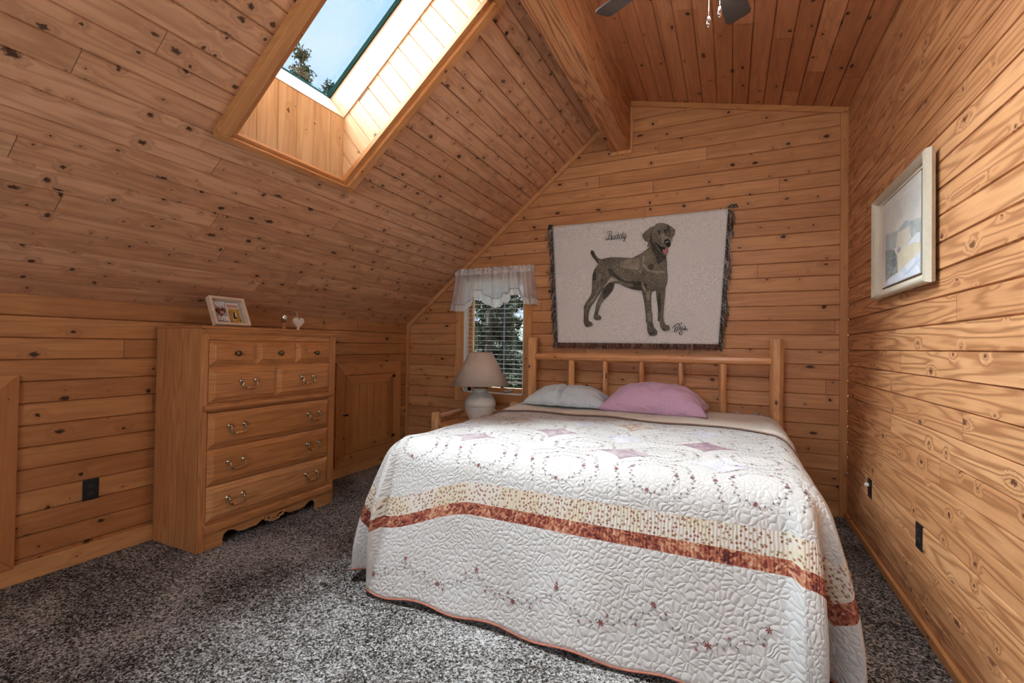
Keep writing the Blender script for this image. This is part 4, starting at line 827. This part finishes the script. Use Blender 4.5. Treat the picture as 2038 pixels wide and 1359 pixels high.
fin('turned_down_flap',bm,M_LIN,quilt_o,uv=False)
bm=bmesh.new(); tube(bm,edge,.0055,8); fin('piping',bm,plain('brown_piping',(.30,.18,.14),.8,noise=.5,nscale=25),quilt_o,uv=False)
bm=bmesh.new()
hp=[]
for i in range(NC+1): 
    tt=i/NC; R=.76+(hem(-HW*1.75+.3)-.76)*sm(tt)+.02*math.sin(tt*PI*3)*math.sin(tt*PI); hp.append(quilt(-(HW+R*math.cos(tt*PI/2)),BF+R*math.sin(tt*PI/2)))
for i in range(1,NA): a=-HW+2*HW*i/NA; hp.append(quilt(a,BF+hem(a*1.75+.3)))
for i in range(NC+1):
    tt=1-i/NC; R=.76+(hem(HW*1.75+.3)-.76)*sm(tt)+.02*math.sin(tt*PI*3)*math.sin(tt*PI); hp.append(quilt(HW+R*math.cos(tt*PI/2),BF+R*math.sin(tt*PI/2)))
hp=[p+Vector((0,0,.003)) for p in hp]
q=[hp[0]]
for p in hp[1:]:
    if (p-q[-1]).length>.004: q.append(p)
tube(bm,q,.0045,6); fin('binding',bm,plain('rust_binding',(.42,.14,.09),.8,noise=.5,nscale=25),quilt_o,uv=False)

# ================================================================ PILLOWS
def pillow(name,c,hx,hy,T_,rotz,mat,label,tilt=0.0,crease=None,seed=0,tail=0):
    rnd=random.Random(seed); bm=bmesh.new(); n=40; top={};bot={}
    ph=[rnd.uniform(0,6) for _ in range(8)]
    M=Matrix.Translation(c)@Matrix.Rotation(rotz,4,'Z')@Matrix.Rotation(tilt,4,'X')
    for i in range(n+1):
        for j in range(n+1):
            u=-1+2*i/n; v=-1+2*j/n
            x=u*(1-.07*(1-v*v)*0-.10*(v*v)*(0)); 
            px=hx*u*(1-.06*(1-v*v)+.05*abs(u)**6*v*v); py=hy*v*(1-.13*(1-u*u)*0-.10*u*u+.12*u*u*v*v)
            e=max(0,(1-abs(u)**3.2))**.62*max(0,(1-abs(v)**2.6))**.55
            w=.05*math.sin(u*9+v*5+ph[0])+.04*math.sin(v*13-u*6+ph[1])+.03*math.sin(u*21+v*17+ph[2])+.025*math.sin(u*31-v*9+ph[3])
            h=T_*e*(1+.22*w/.1*.14)
            if crease is not None: h*=1-.55*math.exp(-((u-crease-.06*v)/.045)**2)
            edge=.006*math.sin(u*17+ph[4])*abs(v)**4+.006*math.sin(v*15+ph[5])*abs(u)**4
            z0=.012
            top[i,j]=bm.verts.new(M@Vector((px,py,z0+h*.80+edge)))
            if i in (0,n) or j in (0,n): bot[i,j]=top[i,j]
            else: bot[i,j]=bm.verts.new(M@Vector((px,py,z0-min(h*.20,.012)+edge*.2)))
    for i in range(n):
        for j in range(n):
            f=bm.faces.new((top[i,j],top[i+1,j],top[i+1,j+1],top[i,j+1])); f.smooth=True
            f=bm.faces.new((bot[i,j],bot[i,j+1],bot[i+1,j+1],bot[i+1,j])); f.smooth=True
    o=fin(name,bm,mat,uv=False); tag(o,label,'pillow','pillows on the bed'); return o
def cloth(name,c,s=26):
    t=T(name); o=t.obj(); w=t.noise(o,8,3,.5,.7); f=t.noise(o,s*9,2)
    return t.out(t.mix(f,tuple(x*.93 for x in c),c),.75,t.bump(t.add(w,t.mul(f,.02)),.55,.05),0,.3,Sheen_Weight=.25)
pillow('pillow',(-1.297,4.005,ZT+.042),.360,.205,.185,.03,cloth('blue_grey_cotton',(.60,.69,.75)),'pale blue grey pillow with a tuck on the left of the bed',.05,-.08,3)
pillow('pillow',(-.555,3.970,ZT+.042),.396,.215,.255,-.02,cloth('mauve_satin',(.66,.42,.60)),'mauve pink pillow in the middle of the bed head',.06,None,8)

t=T('purple_print'); n_=t.noise(t.obj(),60,3,.6); M_PP=t.out(t.mix(t.step(n_,.45,.55),(.62,.56,.62),(.22,.11,.24)),.8)
bm=bmesh.new(); G=[]
for i in range(25):
    x=.03+.25*i/24; G.append([bm.verts.new((x,4.225+.016*math.cos(q),.772+.006*math.sin(x*40)-.05*sm((x-.20)/.12)+.014*math.sin(q))) for q in [2*PI*k/10 for k in range(10)]])
for A,B in zip(G,G[1:]):
    for k in range(10): bm.faces.new((A[k],A[(k+1)%10],B[(k+1)%10],B[k])).smooth=True
bm.faces.new(G[0]); bm.faces.new(G[-1])
tag(fin('bed_sheet',bm,M_PP,uv=False),'purple print sheet edge showing behind the cream flap near the right bedpost','sheet')

# ================================================================ NIGHTSTAND AND LAMP
NX0,NX1,NY0,NY1=-2.505,-1.94,3.66,4.235
ns=empty('nightstand',((NX0+NX1)/2,(NY0+NY1)/2,0)); tag(ns,'peeled log nightstand behind the bed under the window','nightstand')
for i,(x,y,h) in enumerate(((-2.478,3.665,.672),(-2.507,4.225,.688),(-1.945,4.235,.738),(-1.955,3.665,.675))):
    bm=bmesh.new(); log(bm,(x,y,0),(x,y,h),.046,8,60+i,.05,12); fin('post',bm,W_LOG,ns,axis=2,bevel=.004)
for i,(a,b,z) in enumerate((((-2.478,3.70),(-2.507,4.19),.622),((-1.955,3.70),(-1.945,4.2),.622),((-2.47,4.23),(-1.98,4.235),.622),((-2.478,3.70),(-2.507,4.19),.2),((-1.955,3.70),(-1.945,4.2),.2))):
    bm=bmesh.new(); log(bm,(*a,z),(*b,z),.027,9,70+i,.06,10); fin('rail',bm,W_LOG,ns,axis=1 if i!=2 else 0)
bm=bmesh.new(); box(bm,NX0+.02,NX1-.0,NY0+.005,NY1,.535,.560); fin('top',bm,W_LOG,ns,axis=1,bevel=.004)
bm=bmesh.new(); box(bm,NX0+.04,NX1-.02,NY0+.02,NY1,.17,.195); fin('shelf',bm,W_LOG,ns,axis=1,bevel=.004)
LX,LY=-2.165,3.95; Lz=.560
lp=empty('table_lamp',(LX,LY,Lz)); tag(lp,'ribbed cream ceramic table lamp with a beige cone shade on the nightstand','lamp')
t=T('cream_stoneware'); o=t.obj(); n_=t.noise(o,16,4); M_CER=t.out(t.mix(n_,(.66,.64,.56),(.82,.81,.76)),.38,t.bump(t.noise(o,120,2),.12,.004),0,.5)
prof=[(.0,0),(.085,0),(.09,.008)]
for k in range(9):
    z=.02+k*.017; r=.096+.052*math.sin(min(1,(k+1)/9.5)*PI/2); prof+=[(r-.0075,z),(r,z+.008)]
prof+=[(.151,.175),(.150,.195),(.140,.222),(.120,.250),(.094,.276),(.076,.292),(.070,.303),(.073,.315),(.079,.322),(.078,.330),(.0,.332)]
bm=bmesh.new(); lathe(bm,prof,48,(LX,LY,Lz)); fin('base',bm,M_CER,lp)
bm=bmesh.new(); lathe(bm,[(.0,.33),(.074,.33),(.066,.338),(.03,.352),(.012,.356),(.0,.356)],32,(LX,LY,Lz)); fin('wooden_cap',bm,W_TRIM,lp)
bm=bmesh.new(); tube(bm,[(LX,LY,Lz+.35),(LX,LY,Lz+.44)],.010,10); tube(bm,[(LX+.0,LY,Lz+.40),(LX+.055,LY,Lz+.43),(LX+.06,LY,Lz+.55),(LX,LY,Lz+.665)],.0025,6); tube(bm,[(LX+.0,LY,Lz+.40),(LX-.055,LY,Lz+.43),(LX-.06,LY,Lz+.55),(LX,LY,Lz+.665)],.0025,6); sphere(bm,(LX,LY,Lz+.69),.009); tube(bm,[(LX,LY,Lz+.665),(LX,LY,Lz+.69)],.004,6)
fin('harp',bm,M_METAL,lp)
bm=bmesh.new(); lathe(bm,[(.272,.365),(.109,.672),(.107,.672),(.270,.365),(.272,.365)],64,(LX,LY,Lz))
for f in bm.faces: f.smooth=True
t=T('beige_linen_shade'); o=t.obj(); n_=t.noise(o,300,2); pb=t.n('BsdfPrincipled',{'Base Color':t.mix(n_,(.70,.59,.49),(.77,.66,.56)),'Roughness':.8}); tr=t.n('BsdfTranslucent',{'Color':(.62,.48,.38)}); mx=t.n('MixShader',{0:.22,1:pb.outputs[0],2:tr.outputs[0]}); oo=t.n('OutputMaterial'); t.put(oo.inputs[0],mx.outputs[0])
fin('lamp_shade',bm,t.m,lp)
M_STR=plain('shade_trim',(.50,.41,.34),.7)
for r,z in ((.273,.366),(.110,.671)):
    bm=bmesh.new(); tube(bm,[(LX+r*math.cos(k*PI/24),LY+r*math.sin(k*PI/24),Lz+z) for k in range(49)],.003,6)
    if r<.2:
        for k in range(3): tube(bm,[(LX,LY,Lz+.668),(LX+.108*math.cos(k*2.094),LY+.108*math.sin(k*2.094),Lz+.668)],.002,6)
    fin('shade_ring',bm,M_STR,lp)
# ================================================================ BLIND AND VALANCE
vbn=empty('venetian_blind',((WX0+WX1)/2,D+.04,.91)); tag(vbn,'white slatted blind half open in the back window','blind')
M_SLAT=plain('white_slats',(.84,.83,.80),.45)
bm=bmesh.new(); sx0,sx1=WX0+.03,WX1-.016
z=.955
while z<1.97:
    hexa(bm,[(x,y,z+dz-(.002 if y<D+.04 else 0)) for x in (sx0,sx1) for y in (D+.020,D+.062) for dz in (0,.0042)]); z+=.0494
fin('slats',bm,M_SLAT,vbn)
bm=bmesh.new(); box(bm,sx0,sx1,D+.015,D+.065,1.965,2.005); fin('head_rail',bm,M_SLAT,vbn)
bm=bmesh.new(); box(bm,sx0,sx1,D+.020,D+.062,.900,.918); fin('bottom_rail',bm,M_SLAT,vbn,bevel=.003)
bm=bmesh.new()
for x in (sx0+.10,sx1-.12):
    for y in (D+.022,D+.060): tube(bm,[(x,y,.91),(x,y,1.98)],.0012,5)
fin('ladder_cord',bm,M_SLAT,vbn)
bm=bmesh.new()
for x,z in ((-2.045,1.535),(-1.985,1.60)):
    tube(bm,[(x,D+.012,1.96),(x,D+.012,z)],.0012,5); lathe(bm,[(.0,-.035),(.007,-.033),(.006,-.005),(.003,0),(.0,0)],10,(x,D+.012,z))
fin('pull_cord',bm,M_SLAT,vbn)
va=empty('valance',(-2.30,D-.06,2.1)); tag(va,'sheer white scalloped valance with lace edge over the back window','valance')
VY=D-.065; vx0,vx1=-2.758,-1.825
def fold(x,amp,k=1): return 1.7*amp*(math.sin(x*62)+.5*math.sin(x*107+1.3)+.4*math.sin(x*171))*k
def cordz(u):
    pts=[(0,1.765),(.07,1.735),(.20,1.735),(.27,1.80),(.31,1.890),(.38,1.888),(.46,1.825),(.53,1.788),(.60,1.795),(.68,1.84),(.73,1.888),(.80,1.892),(.85,1.86),(.88,1.80),(.93,1.795),(1,1.79)]
    for (a,b),(c,d) in zip(pts,pts[1:]):
        if u<=c: q=sm((u-a)/(c-a)); return b+(d-b)*q
    return pts[-1][1]
def hemz(u):
    base=cordz(u)-.075
    if .33<u<.72: base=cordz(u)-.098
    return base+.007*abs(math.sin(u*PI*34))
def vpos(u,q):
    """u across 0..1, q 0 at the rod pocket and 1 at the hem"""
    flare=.055*q**1.4; x=vx0-flare+(vx1-vx0+2*flare)*u; xs=vx0+(vx1-vx0)*u
    zt=2.062; z=zt+(hemz(u)-zt)*q
    y=VY-.018*q+fold(xs,.006+.008*q)
    if u<.03: y+=(.03-u)/.03*.06
    if u>.97: y+=(u-.97)/.03*.06
    return Vector((x,y,z))
t=T('sheer_cotton'); d1=t.n('BsdfDiffuse',{'Color':(.93,.92,.92)}); d2=t.n('BsdfTranslucent',{'Color':(.95,.95,.95)}); d3=t.n('BsdfTransparent'); m1=t.n('MixShader',{0:.55,1:d1.outputs[0],2:d2.outputs[0]}); m2=t.n('MixShader',{0:.22,1:m1.outputs[0],2:d3.outputs[0]}); oo=t.n('OutputMaterial'); t.put(oo.inputs[0],m2.outputs[0]); M_SHEER=t.m
t=T('lace_cotton'); u_,v_,w_=t.sep(t.obj()); ho=t.n('TexVoronoi',{'Vector':t.obj(),'Scale':110.0}).outputs['Distance']; d1=t.n('BsdfDiffuse',{'Color':(.93,.91,.90)}); d2=t.n('BsdfTranslucent',{'Color':(.94,.93,.92)}); d3=t.n('BsdfTransparent'); m1=t.n('MixShader',{0:.45,1:d1.outputs[0],2:d2.outputs[0]}); m2=t.n('MixShader',{0:t.mul(t.M('LESS_THAN',ho,.22),.4),1:m1.outputs[0],2:d3.outputs[0]}); oo=t.n('OutputMaterial'); t.put(oo.inputs[0],m2.outputs[0]); M_LACE=t.m
bm=bmesh.new(); NU,NQ=260,22; G=[]
def qc(u): return (2.062-cordz(u))/(2.062-hemz(u))
for i in range(NU+1): u=i/NU; G.append([bm.verts.new(vpos(u,qc(u)*j/NQ)) for j in range(NQ+1)])
for A,B in zip(G,G[1:]):
    for k in range(NQ): bm.faces.new((A[k],B[k],B[k+1],A[k+1])).smooth=True
fin('sheer_panel',bm,M_SHEER,va,uv=False)
bm=bmesh.new(); G=[]
for i in range(NU+1):
    u=i/NU; c=qc(u); G.append([bm.verts.new(vpos(u,c+(1-c)*j/6)+Vector((0,-.004*math.sin(u*210)*j/6,0))) for j in range(7)])
for A,B in zip(G,G[1:]):
    for k in range(6): bm.faces.new((A[k],B[k],B[k+1],A[k+1])).smooth=True
fin('lace_edge',bm,M_LACE,va,uv=False)
bm=bmesh.new(); tube(bm,[vpos(i/NU,qc(i/NU))+Vector((0,-.004,0)) for i in range(NU+1)],.0042,6); fin('cord_trim',bm,plain('grey_braid',(.50,.47,.44),.8),va,uv=False)
bm=bmesh.new(); G=[]
for i in range(NU+1):
    u=i/NU; x=vx0+(vx1-vx0)*u; f=fold(x,.006); ret=.06*max(0,(.02-u)/.02,(u-.98)/.02)
    G.append([bm.verts.new((x,VY+f*.5-.012*math.sin(PI*j/4)*(1 if j<5 else 0)+f*.6*(1 if j>4 else .3)+ret,zz+.004*math.sin(x*140)*(j==7))) for j,zz in enumerate((2.058,2.068,2.080,2.092,2.100,2.106,2.116,2.128))])
for A,B in zip(G,G[1:]):
    for k in range(7): bm.faces.new((A[k],B[k],B[k+1],A[k+1])).smooth=True
fin('rod_pocket',bm,M_LACE,va,uv=False)
bm=bmesh.new(); tube(bm,[(vx0+.01,D-.005,2.08),(vx0+.012,VY+.012,2.08),(vx1-.012,VY+.012,2.08),(vx1-.01,D-.005,2.08)],.009,8); fin('curtain_rod',bm,M_WHITE,va)

# ================================================================ TAPESTRY
TY=D-.024
tap=empty('tapestry',(-.82,D,2.5)); tag(tap,'fringed woven throw picturing a standing brown dog hung above the headboard','tapestry')
t=T('woven_throw'); o=t.obj(); n1=t.noise(o,150,2,.6); n2=t.n('TexVoronoi',{'Vector':o,'Scale':210.0}).outputs['Distance']
M_TAP=t.out(t.mix(t.step(n1,.35,.65),(.62,.59,.575),(.85,.82,.80)),.9,t.bump(t.add(n1,n2),.35,.004),0,.1)
TL,TR_,BR_,BL_=(-1.628,2.508),(-.022,2.510),(-.088,1.330),(-1.552,1.330)
bm=bmesh.new(); G=[]
for i in range(61):
    u=i/60
    G.append([bm.verts.new((TL[0]+(TR_[0]-TL[0])*u+((BL_[0]-TL[0])*(1-u)+(BR_[0]-TR_[0])*u)*q,TY-.0005-.004*math.sin(u*7+1)*q-.010*q+ .0,2.509-.010*math.sin(u*PI)*(1-q)*.6+(1.330-2.509)*q)) for q in [j/40 for j in range(41)]])
for A,B in zip(G,G[1:]):
    for k in range(40): bm.faces.new((A[k],B[k],B[k+1],A[k+1])).smooth=True
cl=fin('cloth',bm,M_TAP,tap,uv=False); sd=cl.modifiers.new('thickness','SOLIDIFY'); sd.thickness=.006; sd.offset=1
def ty(z,layer): 
    q=(2.509-z)/(2.509-1.330); return TY-.0095-.0145*q-.0004*layer-.001
def dm(name,a,b,sc=60):
    t=T(name); o=t.obj(); x,y,z=t.sep(o); w=t.noise(t.xyz(t.mul(x,150.0),0.0,t.mul(z,55.0)),1.0,3,.7); k=t.noise(o,9,2)
    return t.out(t.mix(t.step(t.add(t.mul(w,.75),t.mul(k,.3)),.36,.70),a,b),.9)
DM={'base':dm('dog_coat',(.085,.072,.054),(.30,.265,.205)),'mid2':dm('dog_ear',(.09,.07,.05),(.28,.22,.17)),'dark':dm('dog_shade',(.020,.018,.014),(.12,.105,.08)),'lite':dm('dog_sheen',(.17,.14,.10),(.50,.45,.36)),'pale':dm('dog_pale',(.34,.32,.28),(.56,.53,.47)),'black':plain('dog_black',(.014,.013,.012),.8),'grey':plain('dog_nose_glint',(.30,.32,.31),.7),'pink':dm('dog_tongue',(.42,.15,.13),(.62,.29,.26))}
dk=list(DM); bm=bmesh.new()
def flat(bm,poly,layer,mi):
    vs=[bm.verts.new((x,ty(z,layer),z)) for x,z in poly]
    f=bm.faces.new(vs); f.material_index=mi
flat(bm,DOG,0,0)
for i,(c,poly) in enumerate(DOGP): flat(bm,poly,1+i*.25,dk.index(c))
n=len(DOG)
for i in range(n):
    (x0,z0),(x1,z1)=DOG[i],DOG[(i+1)%n]; d=math.hypot(x1-x0,z1-z0) or 1; nx,nz=-(z1-z0)/d*.0016,(x1-x0)/d*.0016
    flat(bm,[(x0+nx,z0+nz),(x1+nx,z1+nz),(x1-nx,z1-nz),(x0-nx,z0-nz)],12,dk.index('dark'))
def inside(p,poly):
    c=False; j=len(poly)-1
    for i in range(len(poly)):
        (xi,zi),(xj,zj)=poly[i],poly[j]
        if (zi>p[1])!=(zj>p[1]) and p[0]<(xj-xi)*(p[1]-zi)/(zj-zi)+xi: c=not c
        j=i
    return c
hr=random.Random(9); cnt=0
while cnt<900:
    p=(hr.uniform(-1.31,-.47),hr.uniform(1.42,2.28))
    if not inside(p,DOG) or (p[0]>-.70 and p[1]>2.17): continue
    cnt+=1; a=math.radians(hr.gauss(-62 if p[1]>1.8 else -85,16)); L=hr.uniform(.008,.026); w=hr.uniform(.0012,.0024); dx,dz=math.cos(a)*L,math.sin(a)*L
    up=(p[1]-1.80)/.33; lit=.5+.25*up
    for c,poly in DOGP:
        if inside(p,poly): lit={'dark':.25,'lite':.8,'pale':.95,'mid2':.6}.get(c,.5)
    k_=dk.index('lite') if hr.random()<lit else dk.index('dark')
    if inside((p[0]+dx,p[1]+dz),DOG): flat(bm,[(p[0]-math.sin(a)*w,p[1]+math.cos(a)*w),(p[0]+dx,p[1]+dz),(p[0]+math.sin(a)*w,p[1]-math.cos(a)*w)],11.3,k_)
bmesh.ops.triangulate(bm,faces=bm.faces[:])
fin('dog_picture',bm,None,tap,mats=[DM[k] for k in dk],uv=False)
bm=bmesh.new()
for w,L in SCRIPT:
    pts=[]
    for i in range(len(L)-1):
        p0,p1,p2,p3=[Vector(L[max(0,min(len(L)-1,k))]) for k in (i-1,i,i+1,i+2)]
        for s in range(6):
            u=s/6; pts.append(.5*(2*p1+(p2-p0)*u+(2*p0-5*p1+4*p2-p3)*u*u+(3*p1-p0-3*p2+p3)*u**3))
    pts.append(Vector(L[-1]))
    N=len(pts)
    for i in range(N-1):
        a,b=pts[i],pts[i+1]; d=(b-a); l=d.length or 1; nrm=Vector((-d.y,d.x))/l
        wa=w*.85*(.45+.55*math.sin(PI*(i+.3)/N)); wb=w*.85*(.45+.55*math.sin(PI*(i+1.3)/N)); e=d*.12
        flat(bm,[tuple(a-e+nrm*wa/2),tuple(b+e+nrm*wb/2),tuple(b+e-nrm*wb/2),tuple(a-e-nrm*wa/2)],14,0)
fin('lettering',bm,plain('black_thread',(.018,.016,.014),.9),tap,uv=False)
FRG=[plain('dark_fringe',(.03,.032,.032),.9),plain('grey_fringe',(.22,.21,.20),.9),plain('pale_fringe',(.52,.49,.46),.9),plain('olive_fringe',(.12,.105,.06),.9)]
fr_=random.Random(3)
for side in (0,1):
    bm=bmesh.new(); top,bot=(TL,BL_) if side==0 else (TR_,BR_); sg=-1 if side==0 else 1
    for k in range(230):
        q=(k+fr_.random())/230; x=top[0]+(bot[0]-top[0])*q; z=2.505+(1.335-2.505)*q
        L=fr_.uniform(.05,.085); out=fr_.uniform(.012,.052)*(1+.3*math.sin(q*19)); mi=fr_.choice((0,0,0,1,1,2,3)); y0=ty(z,0)
        tube(bm,[(x-sg*.004,y0-.001,z),(x+sg*out*.7,y0-fr_.uniform(.002,.016),z-L*.35),(x+sg*out*fr_.uniform(.3,1.15),y0-fr_.uniform(.002,.018),z-L)],fr_.uniform(.0016,.003),5,mi)
    if side==1:
        for k in range(14): tube(bm,[(x0:=-.022+fr_.uniform(-.01,.03),ty(2.5,0)-.004,2.515),(x0+.03,ty(2.5,0)-.012,2.528+fr_.uniform(-.01,.01)),(x0+.045,ty(2.5,0)-.01,2.505)],.0035,5,fr_.choice((0,0,1)))
    else:
        for k in range(6): tube(bm,[(x0:=-1.63+fr_.uniform(-.02,.02),ty(2.5,0)-.004,2.505),(x0-.01,ty(2.5,0)-.012,2.520),(x0-.02,ty(2.5,0)-.01,2.47)],.003,5,0)
    fin('side_fringe',bm,None,tap,mats=FRG,uv=False)
bm=bmesh.new()
FB=[plain('maroon_fringe',(.085,.030,.026),.9),plain('brown_fringe',(.20,.11,.085),.9),plain('tan_fringe',(.40,.27,.21),.9)]
for k in range(420):
    x=BL_[0]+(BR_[0]-BL_[0])*(k+fr_.random())/420; y0=ty(1.335,0); L=fr_.uniform(.036,.056)
    tube(bm,[(x,y0+.002,1.338),(x+fr_.uniform(-.005,.005),y0-.006,1.335-L*.5),(x+fr_.uniform(-.012,.012),y0-.003-fr_.random()*.006,1.335-L)],fr_.uniform(.0016,.0026),4,fr_.choice((0,0,1,1,2)))
fin('bottom_fringe',bm,None,tap,mats=FB,uv=False)

# ================================================================ CEILING FAN
FX,FY,FZ=-.089,2.017,2.95
fan=empty('ceiling_fan',(FX,FY,3.42)); tag(fan,'ceiling fan with dark blades and two pull chains near the ridge','ceiling fan')
M_BLADE=plain('dark_walnut_blade',(.060,.045,.040),.42,noise=.25,nscale=14); M_PEWT=plain('pewter',(.30,.28,.26),.35,1.0); M_EDGE=plain('blade_edge',(.62,.55,.46),.5)
bm=bmesh.new(); lathe(bm,[(.0,.30),(.055,.30),(.05,.27),(.02,.25),(.016,.16),(.03,.15),(.095,.12),(.115,.07),(.11,.02),(.07,-.01),(.06,-.05),(.055,-.075),(.0,-.08)],36,(FX,FY,FZ+.02)); 
lathe(bm,[(.0,.0),(.016,.0),(.016,.20),(.0,.20)],14,(FX,FY,FZ+.29)); fin('motor',bm,M_PEWT,fan)
gm=T('added_fill_glow'); em=gm.n('Emission',{'Color':(.90,.97,1.0),'Strength':50.0}); go_=gm.n('OutputMaterial'); gm.put(go_.inputs[0],em.outputs[0])
bm=bmesh.new(); lathe(bm,[(.03,-.065),(.075,-.070),(.125,-.085),(.135,-.105),(.115,-.135),(.07,-.155),(.0,-.162)],32,(FX,FY,FZ+.02)); fin('added_fill_bowl',bm,gm.m,fan)  # glowing bowl added under the fan, out of view, to even the room light
bm=bmesh.new(); lathe(bm,[(.02,3.34),(.07,3.35),(.075,3.41),(.06,3.47)],28,(FX,FY,0)); fin('canopy',bm,M_PEWT,fan)
for k in range(5):
    ang=math.radians(78.3+72*k+(3 if k==1 else 0)); c,s=math.cos(ang),math.sin(ang); R=.575 if k!=1 else .562; tilt=math.radians(-13)
    def bp(r,w,h): 
        y=w*math.cos(tilt)-h*math.sin(tilt); z=w*math.sin(tilt)+h*math.cos(tilt); return Vector((FX+c*r-s*y,FY+s*r+c*y,FZ+z))
    out=[(.17,-.040),(.21,-.047),(.40,-.054),(R-.02,-.058),(R-.004,-.050),(R,-.030),(R,.030),(R-.004,.050),(R-.02,.058),(.40,.054),(.21,.047),(.17,.040)]
    bm=bmesh.new(); prism(bm,[bp(r,w,0) for r,w in out],bp(.3,0,.007)-bp(.3,0,0)); b_=fin('blade',bm,M_BLADE,fan,uv=False)
    bm=bmesh.new(); hexa(bm,[bp(r,w,h) for r in (.09,.24) for w in (-.018,.018) for h in (-.006,0)]); fin('blade_iron',bm,M_PEWT,b_)
for dx,zb,dy in ((0,2.592,0),(.040,2.632,.018)):
    bm=bmesh.new(); x,y=FX+dx,FY+dy
    zz=zb+.05
    while zz<FZ-.10: sphere(bm,(x,y,zz),.0019,(1,1,1.15),6); zz+=.0062
    tube(bm,[(x,y,zb+.04),(x,y,FZ-.10)],.0006,4)
    lathe(bm,[(.0,0),(.005,.001),(.0085,.010),(.009,.026),(.006,.036),(.003,.042),(.0,.042)],14,(x,y,zb)); lathe(bm,[(.0,-.004),(.004,-.003),(.004,.002),(.0,.002)],10,(x,y,zb)); fin('pull_chain',bm,plain('chrome_chain',(.70,.68,.64),.2,1.0),fan,uv=False)

# ================================================================ OUTSIDE
g=T('forest_floor'); gn=g.noise(g.obj(),.8,5); M_GR=g.out(g.ramp(gn,[(.3,(.05,.048,.03)),(.6,(.11,.105,.07)),(.8,(.18,.165,.12))]),.95)
bm=bmesh.new(); vs=[bm.verts.new(p) for p in ((-70,-30,-3),(60,-30,-3),(60,90,-3),(-70,90,-3))]; bm.faces.new(vs); struct(fin('ground',bm,M_GR),'forest floor outside the window','ground')
bm=bmesh.new(); uu=30
hv_=[[bm.verts.new((-45+75*i/uu,24+8*j/6+2*math.sin(i*1.1),-3+5.6*sm(j/6)+.9*math.sin(i*2.3+j)*sm(j/6))) for j in range(7)] for i in range(uu+1)]
for A,B in zip(hv_,hv_[1:]):
    for k in range(6): bm.faces.new((A[k],B[k],B[k+1],A[k+1])).smooth=True
t=T('wooded_bank'); n1=t.noise(t.obj(),1.3,5,.7,.6); n2=t.noise(t.n('VectorMath',{0:t.obj(),1:(3.2,1,.25)},operation='MULTIPLY').outputs[0],1.0,4,.6)
struct(fin('hillside',bm,t.out(t.ramp(t.add(t.mul(n1,.6),t.mul(n2,.4)),[(.34,(.008,.010,.008)),(.48,(.022,.026,.02)),(.60,(.05,.053,.043)),(.74,(.13,.135,.125))]),.95)),'wooded hillside beyond the garden trees','hillside')
M_BARK=plain('bark',(.035,.027,.022),.9,noise=.4,nscale=12); 
def leafmat(name,a,b):
    t=T(name); n=t.noise(t.obj(),3.5,3); return t.out(t.mix(t.step(n,.35,.65),a,b),.9,None,0.0,.03)
M_FAR=[leafmat('shaded_needles',(.010,.015,.008),(.045,.058,.032)),leafmat('grey_shaded_needles',(.016,.021,.015),(.060,.070,.052))]
M_NEED=[leafmat('pine_needles',(.014,.024,.013),(.055,.075,.04)),leafmat('grey_green_needles',(.03,.042,.03),(.09,.105,.075))]
def conifer(x,y,h,r,label,seed,mat,n=1100,base=.12,size=.16,z0=-3.0,trunk=.16,group='trees outside'):
    rnd=random.Random(seed); e=empty('conifer',(x,y,z0)); tag(e,label,'tree',group)
    bm=bmesh.new(); tube(bm,[(x,y,z0),(x+rnd.uniform(-.1,.1),y,z0+h*.5),(x,y,z0+h)],[trunk,trunk*.65,.02],8)
    br=[]
    for k in range(int(h*5)):
        q=base+(1-base)*rnd.random()**.9; L=r*(1-q)**.75*rnd.uniform(.6,1.1)+.12; a=rnd.random()*2*PI; z=z0+h*q
        e_=(x+L*math.cos(a),y+L*math.sin(a),z+L*rnd.uniform(-.25,.2)); tube(bm,[(x,y,z),e_],[.025,.006],4); br.append(((x,y,z),e_))
    fin('trunk',bm,M_BARK,e,uv=False)
    bm=bmesh.new()
    for k in range(n):
        a,b=rnd.choice(br); q=rnd.uniform(.35,1.05); c=Vector(a)+(Vector(b)-Vector(a))*q+Vector((rnd.gauss(0,.10),rnd.gauss(0,.10),rnd.gauss(0,.08)))
        for s in range(3):
            d=Vector((rnd.gauss(0,1),rnd.gauss(0,1),rnd.gauss(0,.8))).normalized()*size*rnd.uniform(.6,1.2); w=d.cross(Vector((rnd.gauss(0,1),rnd.gauss(0,1),rnd.gauss(0,1)))).normalized()*size*.22
            bm.faces.new([bm.verts.new(c-d*.2-w),bm.verts.new(c+d+w*.2),bm.verts.new(c-d*.2+w)])
    fin('foliage',bm,mat,e,uv=False)
conifer(-14.0,11.75,14.9,1.25,'tall pine seen through the skylight nearest its left side',1,M_NEED[0],1500,.5,.14)
conifer(-14.6,13.6,14.6,1.3,'tall pine seen at the lower right of the skylight',2,M_NEED[0],1300,.5,.14)
wt=[(-6.0,12.2,8,1.1),(-4.9,9.4,7.2,1.0),(-7.4,15.4,10,1.3),(-10.2,19.6,12,1.6),(-8.6,17.6,11,1.1),(-4.6,15.2,9,1.1)]
lb=['slim conifer left of centre in the back window','nearest conifer outside, right of the window mullion','conifer behind the blind, farther off near the window middle','farthest conifer, at the left edge of the window view','far conifer between the farthest and the middle one','conifer beyond the nearest one at the right edge of the window']
for i,((x,y,h,r),l) in enumerate(zip(wt,lb)): conifer(x,y,h,r,l,20+i,M_FAR[i%2],2600,.05,.17)
